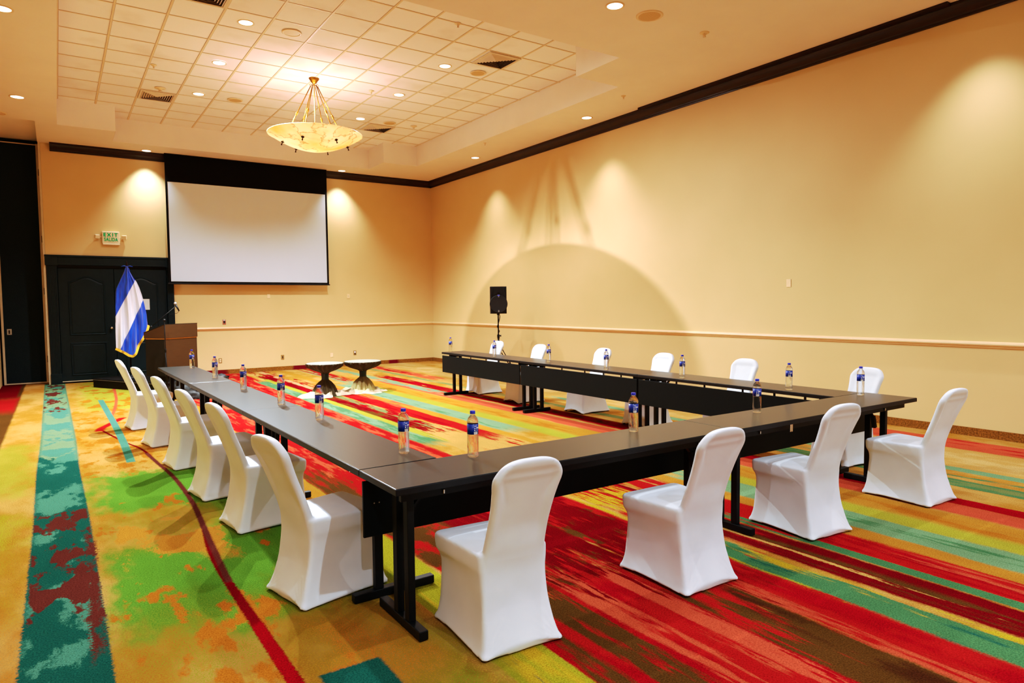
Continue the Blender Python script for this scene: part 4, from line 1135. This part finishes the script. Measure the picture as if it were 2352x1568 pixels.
bm = bmesh.new(); nu, nv = 70, 70
g = [[bm.verts.new(fpoint(i / nu, j / nv)) for i in range(nu + 1)] for j in range(nv + 1)]
for j in range(nv):
    for i in range(nu): bm.faces.new((g[j][i], g[j][i + 1], g[j + 1][i + 1], g[j + 1][i]))
obj('cloth', bm, M['flag'], fl, smooth=True)
bm = bmesh.new()
r0, r1, r2 = [], [], []
for i in range(nu + 1):
    p_ = fpoint(i / nu, 1); q_ = fpoint(min(1, i / nu + .02), 1) - fpoint(max(0, i / nu - .02), 1); nn = Vector((q_.z, 0, -q_.x)).normalized()
    if nn.z > 0: nn = -nn
    r0.append(bm.verts.new(p_ + Vector((0, -.006, .008)))); r1.append(bm.verts.new(p_ + nn * .040 + Vector((0, -.006 + .004 * (i % 2), 0)))); r2.append(bm.verts.new(p_ + Vector((0, .006, .008))))
for i in range(nu): bm.faces.new((r0[i], r0[i + 1], r1[i + 1], r1[i])); bm.faces.new((r2[i + 1], r2[i], r1[i], r1[i + 1]))
o = obj('fringe', bm, M['fringe'], fl); o['label'] = 'gold fringe along the lower edge'
bm = bmesh.new()
for s in (-1, 1):
    tube(bm, [(0, -.02, 2.42), (s * .05, -.03, 2.435), (s * .10, -.03, 2.42)], .008, 6)
    tube(bm, [(0, -.02, 2.42), (s * .03, -.035, 2.38), (s * .05, -.035, 2.33)], .007, 6)
tube(bm, [(-.02, -.01, 2.42), (0, -.025, 2.42), (.02, -.01, 2.42)], .014, 8)
obj('bow', bm, M['ribbon'], fl, smooth=True)

# crumpled bag behind the far end of the left tables
bm = bmesh.new(); bmesh.ops.create_icosphere(bm, subdivisions=5, radius=1)
for v in bm.verts:
    n = mnoise.fractal(v.co * 1.6, 1.0, 2.2, 4); n2 = abs(mnoise.noise(v.co * 5 + Vector((3, 1, 2))))
    v.co *= 1 + .22 * n - .10 * n2
    v.co.x *= .55; v.co.y *= .34; v.co.z = max(-.0, v.co.z * .40 + .02)
bag = obj('cloth_bag', bm, M['bag'], smooth=True, loc=(2.12, 13.0, 0.0), rot=(0, 0, -.4))
tag(bag, 'crumpled black cloth bag on the floor behind the far end of the left table row', 'bag')

# ------------------------------------------------------------------ LOW DRAPED TABLES
def draped(x, y, h, label, skirt, hem, seed, knot, R=.33):
    rnd = random.Random(seed); ph = rnd.random() * 6
    r = thing('draped_table', label, 'table', (x, y, 0), 0, 'low tables tied in olive cloth')
    bm = bmesh.new(); lathe(bm, [(0, h), (R - .008, h), (R, h - .004), (R, h - .014), (R - .01, h - .018), (0, h - .018)], 64); obj('tabletop', bm, M['ctop'], r, autosmooth=40)
    def fold(a, rr, z):
        k = max(0, min(1, (h - z) / .05))
        return rr * (1 + k * (.055 * sin(22 * a + ph) + .05 * sin(13 * a + ph * 2 + z * 9)))
    zk = h - knot
    bm = bmesh.new(); lathe(bm, [(R + .003, h - .006), (R + .004, h - .02), (R * .95, h - .05), (R * .84, h - .085), (R * .66, h - .118), (R * .44, h - .145), (R * .28, h - .165), (.065, zk + .005), (.058, zk - .01)], 180, fold=fold)
    obj('cloth_gather', bm, M['cskirt'], r, smooth=True)
    bm = bmesh.new(); lathe(bm, [(.060, zk + .012), (.066, zk), (.062, zk - .05), (.060, zk - .09), (.066, zk - .10), (.058, zk - .105)], 120, fold=lambda a, rr, z: rr * (1 + .03 * sin(9 * a)))
    obj('sash', bm, M['sash'], r, smooth=True)
    def fold2(a, rr, z):
        k = max(0, min(1, (zk - .1 - z) / .08))
        return rr * (1 + k * (.085 * sin(11 * a + ph) + .05 * sin(19 * a + 2 * ph + 6 * z) + .03 * sin(31 * a)))
    zz = zk - .10
    bm = bmesh.new(); lathe(bm, [(.055, zz + .01), (.066, zz - .01), (.11, zz - .05), (.155, zz * .62), (.185, zz * .4), (.205, zz * .2), (.235, .02), (.24, .004)], 200, fold=fold2)
    obj('skirt', bm, skirt, r, smooth=True)
    # pooled hem on the floor
    bm = bmesh.new(); rings = []
    nseg = 140
    def outr(a):
        return .33 + .09 * sin(2 * a + ph) + .05 * sin(5 * a + ph * 3) + .03 * sin(11 * a) + (.14 * max(0, cos(a + 2.2)) ** 3)
    for j in range(13):
        s = j / 12; ring = []
        for k_ in range(nseg):
            a = 2 * pi * k_ / nseg; rr = .16 + (outr(a) - .16) * s
            p_ = Vector((rr * cos(a) * 4, rr * sin(a) * 4, seed))
            ridge = 1 - abs(mnoise.noise(p_ * 1.0) * 2)
            z = .008 + .085 * max(0, ridge) * sin(pi * (.12 + .88 * s)) ** .8 * (1 - .3 * s) + .012 * sin(17 * a + 9 * s)
            if s == 1: z = .003
            ring.append(bm.verts.new((rr * cos(a), rr * sin(a), max(.003, z))))
        rings.append(ring)
    for a_, b_ in zip(rings, rings[1:]):
        for k_ in range(nseg): bm.faces.new((a_[k_], a_[(k_ + 1) % nseg], b_[(k_ + 1) % nseg], b_[k_]))
    o = obj('pooled_hem', bm, hem, r, smooth=True); o['label'] = 'pale underside of the cloth heaped on the floor'
    obj('pedestal', (lambda b: (tube(b, [(0, 0, .01), (0, 0, h - .02)], .035), b)[1])(bmesh.new()), M['blacksteel'], r)
draped(3.93, 11.80, .580, 'low round table on the left, cloth tied with a dark teal sash, plain olive skirt', M['cskirt'], M['cream'], 3, .19, .320)
draped(4.66, 11.85, .575, 'low round table on the right, cloth tied with a dark sash, faded mossy skirt', M['cskirt2'], M['creamgreen'], 9, .185)

# ------------------------------------------------------------------ LOUDSPEAKER ON STAND
sx_, sy_ = 7.80, 12.06
facing = atan2(-sy_, -sx_) + pi / 2 + radians(4)       # local -y looks to the room
ss_ = thing('speaker_stand', 'black tripod stand carrying the loudspeaker by the right wall', 'speaker stand', (sx_, sy_, 0), facing)
bm = bmesh.new(); tube(bm, [(0, .03, .12), (0, .03, .92)], .019); tube(bm, [(0, .03, .9), (0, .03, 1.40)], .014); obj('pole', bm, M['blacksteel'], ss_, smooth=True)
bm = bmesh.new(); tube(bm, [(0, .03, .86), (0, .03, .95)], .027); tube(bm, [(0, .03, .92), (.05, .03, .92)], .012); tube(bm, [(.045, .03, .92), (.06, .03, .92)], .02); obj('collar', bm, M['plastic'], ss_, smooth=True)
for k in range(3):
    a = 2 * pi * k / 3 + .5
    bm = bmesh.new(); bar(bm, (0 + .02 * cos(a), .03 + .02 * sin(a), .62), (.48 * cos(a), .03 + .48 * sin(a), .015), .024, .012); bar(bm, (.02 * cos(a), .03 + .02 * sin(a), .14), (.25 * cos(a), .03 + .25 * sin(a), .31), .018, .008)
    l_ = obj('leg', bm, M['blacksteel'], ss_)
    bm = bmesh.new(); tube(bm, [(.48 * cos(a), .03 + .48 * sin(a), .0), (.48 * cos(a), .03 + .48 * sin(a), .03)], .018); obj('foot', bm, M['shoe'], l_)
bm = bmesh.new(); tube(bm, [(.02, .02, 1.40), (.035, .0, 1.33), (.012, 0, 1.22), (-.026, .0, 1.12), (.022, 0, 1.02), (-.024, .0, .92), (.02, .0, .80), (.03, 0, .72), (.16, -.02, .48), (.22, -.03, .40), (.33, -.05, .12), (.36, -.05, .01)], .009, 8)
o = obj('cable', bm, M['plastic'], smooth=True, loc=(sx_, sy_, 0), rot=(0, 0, facing)); o.name = 'speaker_cable'; tag(o, 'black cable wound down the loudspeaker stand and trailing off to the floor', 'cable')
sp_ = thing('loudspeaker', 'black loudspeaker with round woofer mounted high on a stand by the right wall', 'loudspeaker', (sx_, sy_, 1.395), facing)
hw, H_ = .172, .575
def orr(ins, dy, taper=1.0):
    return [(-hw + ins, dy, ins), (hw - ins, dy, ins), (hw - ins, dy, H_ - ins), (-hw + ins, dy, H_ - ins)]
bm = bmesh.new(); R_ = [[bm.verts.new(p_) for p_ in r_] for r_ in (orr(.01, -.135), orr(0, -.125), orr(0, .06), orr(.05, .17))]
for a_, b_ in zip(R_, R_[1:]):
    for k in range(4): bm.faces.new((a_[k], a_[(k + 1) % 4], b_[(k + 1) % 4], b_[k]))
bm.faces.new(R_[0]); bm.faces.new(R_[-1]); obj('cabinet', bm, M['plastic'], sp_, bevel=.006)
bm = bmesh.new(); rg = lathe(bm, [(.186, 0), (.190, .012), (.180, .022), (.168, .020), (.0, .026)], 48)
bmesh.ops.rotate(bm, verts=bm.verts, cent=(0, 0, 0), matrix=Matrix.Rotation(pi / 2, 3, 'X')); bmesh.ops.translate(bm, verts=bm.verts, vec=(0, -.135, .205)); obj('woofer_grille', bm, M['mesh'], sp_, autosmooth=40)
bm = bmesh.new()
pts = [(-.10, .565), (.10, .565), (.15, .33), (.06, .40), (0, .455), (-.06, .40), (-.15, .33)]
f0 = [bm.verts.new((a_, -.138, b_)) for a_, b_ in pts]; f1 = [bm.verts.new((a_ * .62, -.120, .50 + (b_ - .50) * .6)) for a_, b_ in pts]
for k in range(7): bm.faces.new((f0[k], f0[(k + 1) % 7], f1[(k + 1) % 7], f1[k]))
bm.faces.new(f1); obj('horn', bm, M['mesh'], sp_)
bm = bmesh.new()
for s in (-1, 1): bar(bm, (s * .105, -.139, .565), (s * .158, -.139, .32), .012, .012); bar(bm, (s * .158, -.139, .33), (0, -.145, .46), .010, .012)
obj('horn_ridge', bm, M['plastic'], sp_)
o = obj('badge', B(-.022, .022, -.166, -.158, .375, .398), M['badge'], sp_); o['label'] = 'small violet light badge'
obj('power_light', B(-.012, .012, -.166, -.158, .350, .366), M['steelgrey'], sp_)
obj('logo', B(-.012, .012, -.166, -.158, .035, .075), M['steelgrey'], sp_)
obj('pole_socket', (lambda b: (tube(b, [(0, .03, -.03), (0, .03, .01)], .028, 16), b)[1])(bmesh.new()), M['plastic'], sp_)

# ------------------------------------------------------------------ CAMERA
f_, yaw, pitch, roll, hc = 1545.2302, .5940758, .0564182, -.0101219, 1.6073215
cy_, sy2 = cos(yaw), sin(yaw); cp, spp = cos(pitch), sin(pitch)
fwd = Vector((sy2 * cp, cy_ * cp, -spp)); right = Vector((cy_, -sy2, 0)); upv = right.cross(fwd)
r2 = right * cos(roll) + upv * sin(roll); u2 = -right * sin(roll) + upv * cos(roll)
cam = bpy.data.cameras.new('camera'); co = bpy.data.objects.new('camera', cam); C.objects.link(co)
m = Matrix((r2, u2, -fwd)).transposed().to_4x4(); m.translation = Vector((0, 0, hc)); co.matrix_world = m
cam.sensor_width = 36; cam.lens = f_ * 36 / 2352; cam.clip_start = .05; cam.clip_end = 100
SC.camera = co

# ------------------------------------------------------------------ WORLD, VIEW
wd = bpy.data.worlds.new('world'); SC.world = wd; wd.use_nodes = True
wd.node_tree.nodes['Background'].inputs[0].default_value = (1, .85, .65, 1); wd.node_tree.nodes['Background'].inputs[1].default_value = .05
SC.view_settings.view_transform = 'Standard'
SC.view_settings.exposure = -0.80
SC.view_settings.use_curve_mapping = True
cmv = SC.view_settings.curve_mapping; cvc = cmv.curves[3]
for q in ((.02, .010), (.08, .056), (.30, .31), (.75, .82)): cvc.points.new(*q)
cmv.update()
SC.view_settings.use_white_balance = True
SC.view_settings.white_balance_temperature = 5500
SC.view_settings.white_balance_tint = 8
cy = SC.cycles
cy.use_denoising = True
cy.max_bounces = 8; cy.diffuse_bounces = 4; cy.glossy_bounces = 3; cy.transmission_bounces = 6; cy.transparent_max_bounces = 10
cy.use_adaptive_sampling = True; cy.adaptive_threshold = 0.04
cy.caustics_reflective = False; cy.caustics_refractive = False
cy.sample_clamp_indirect = 6
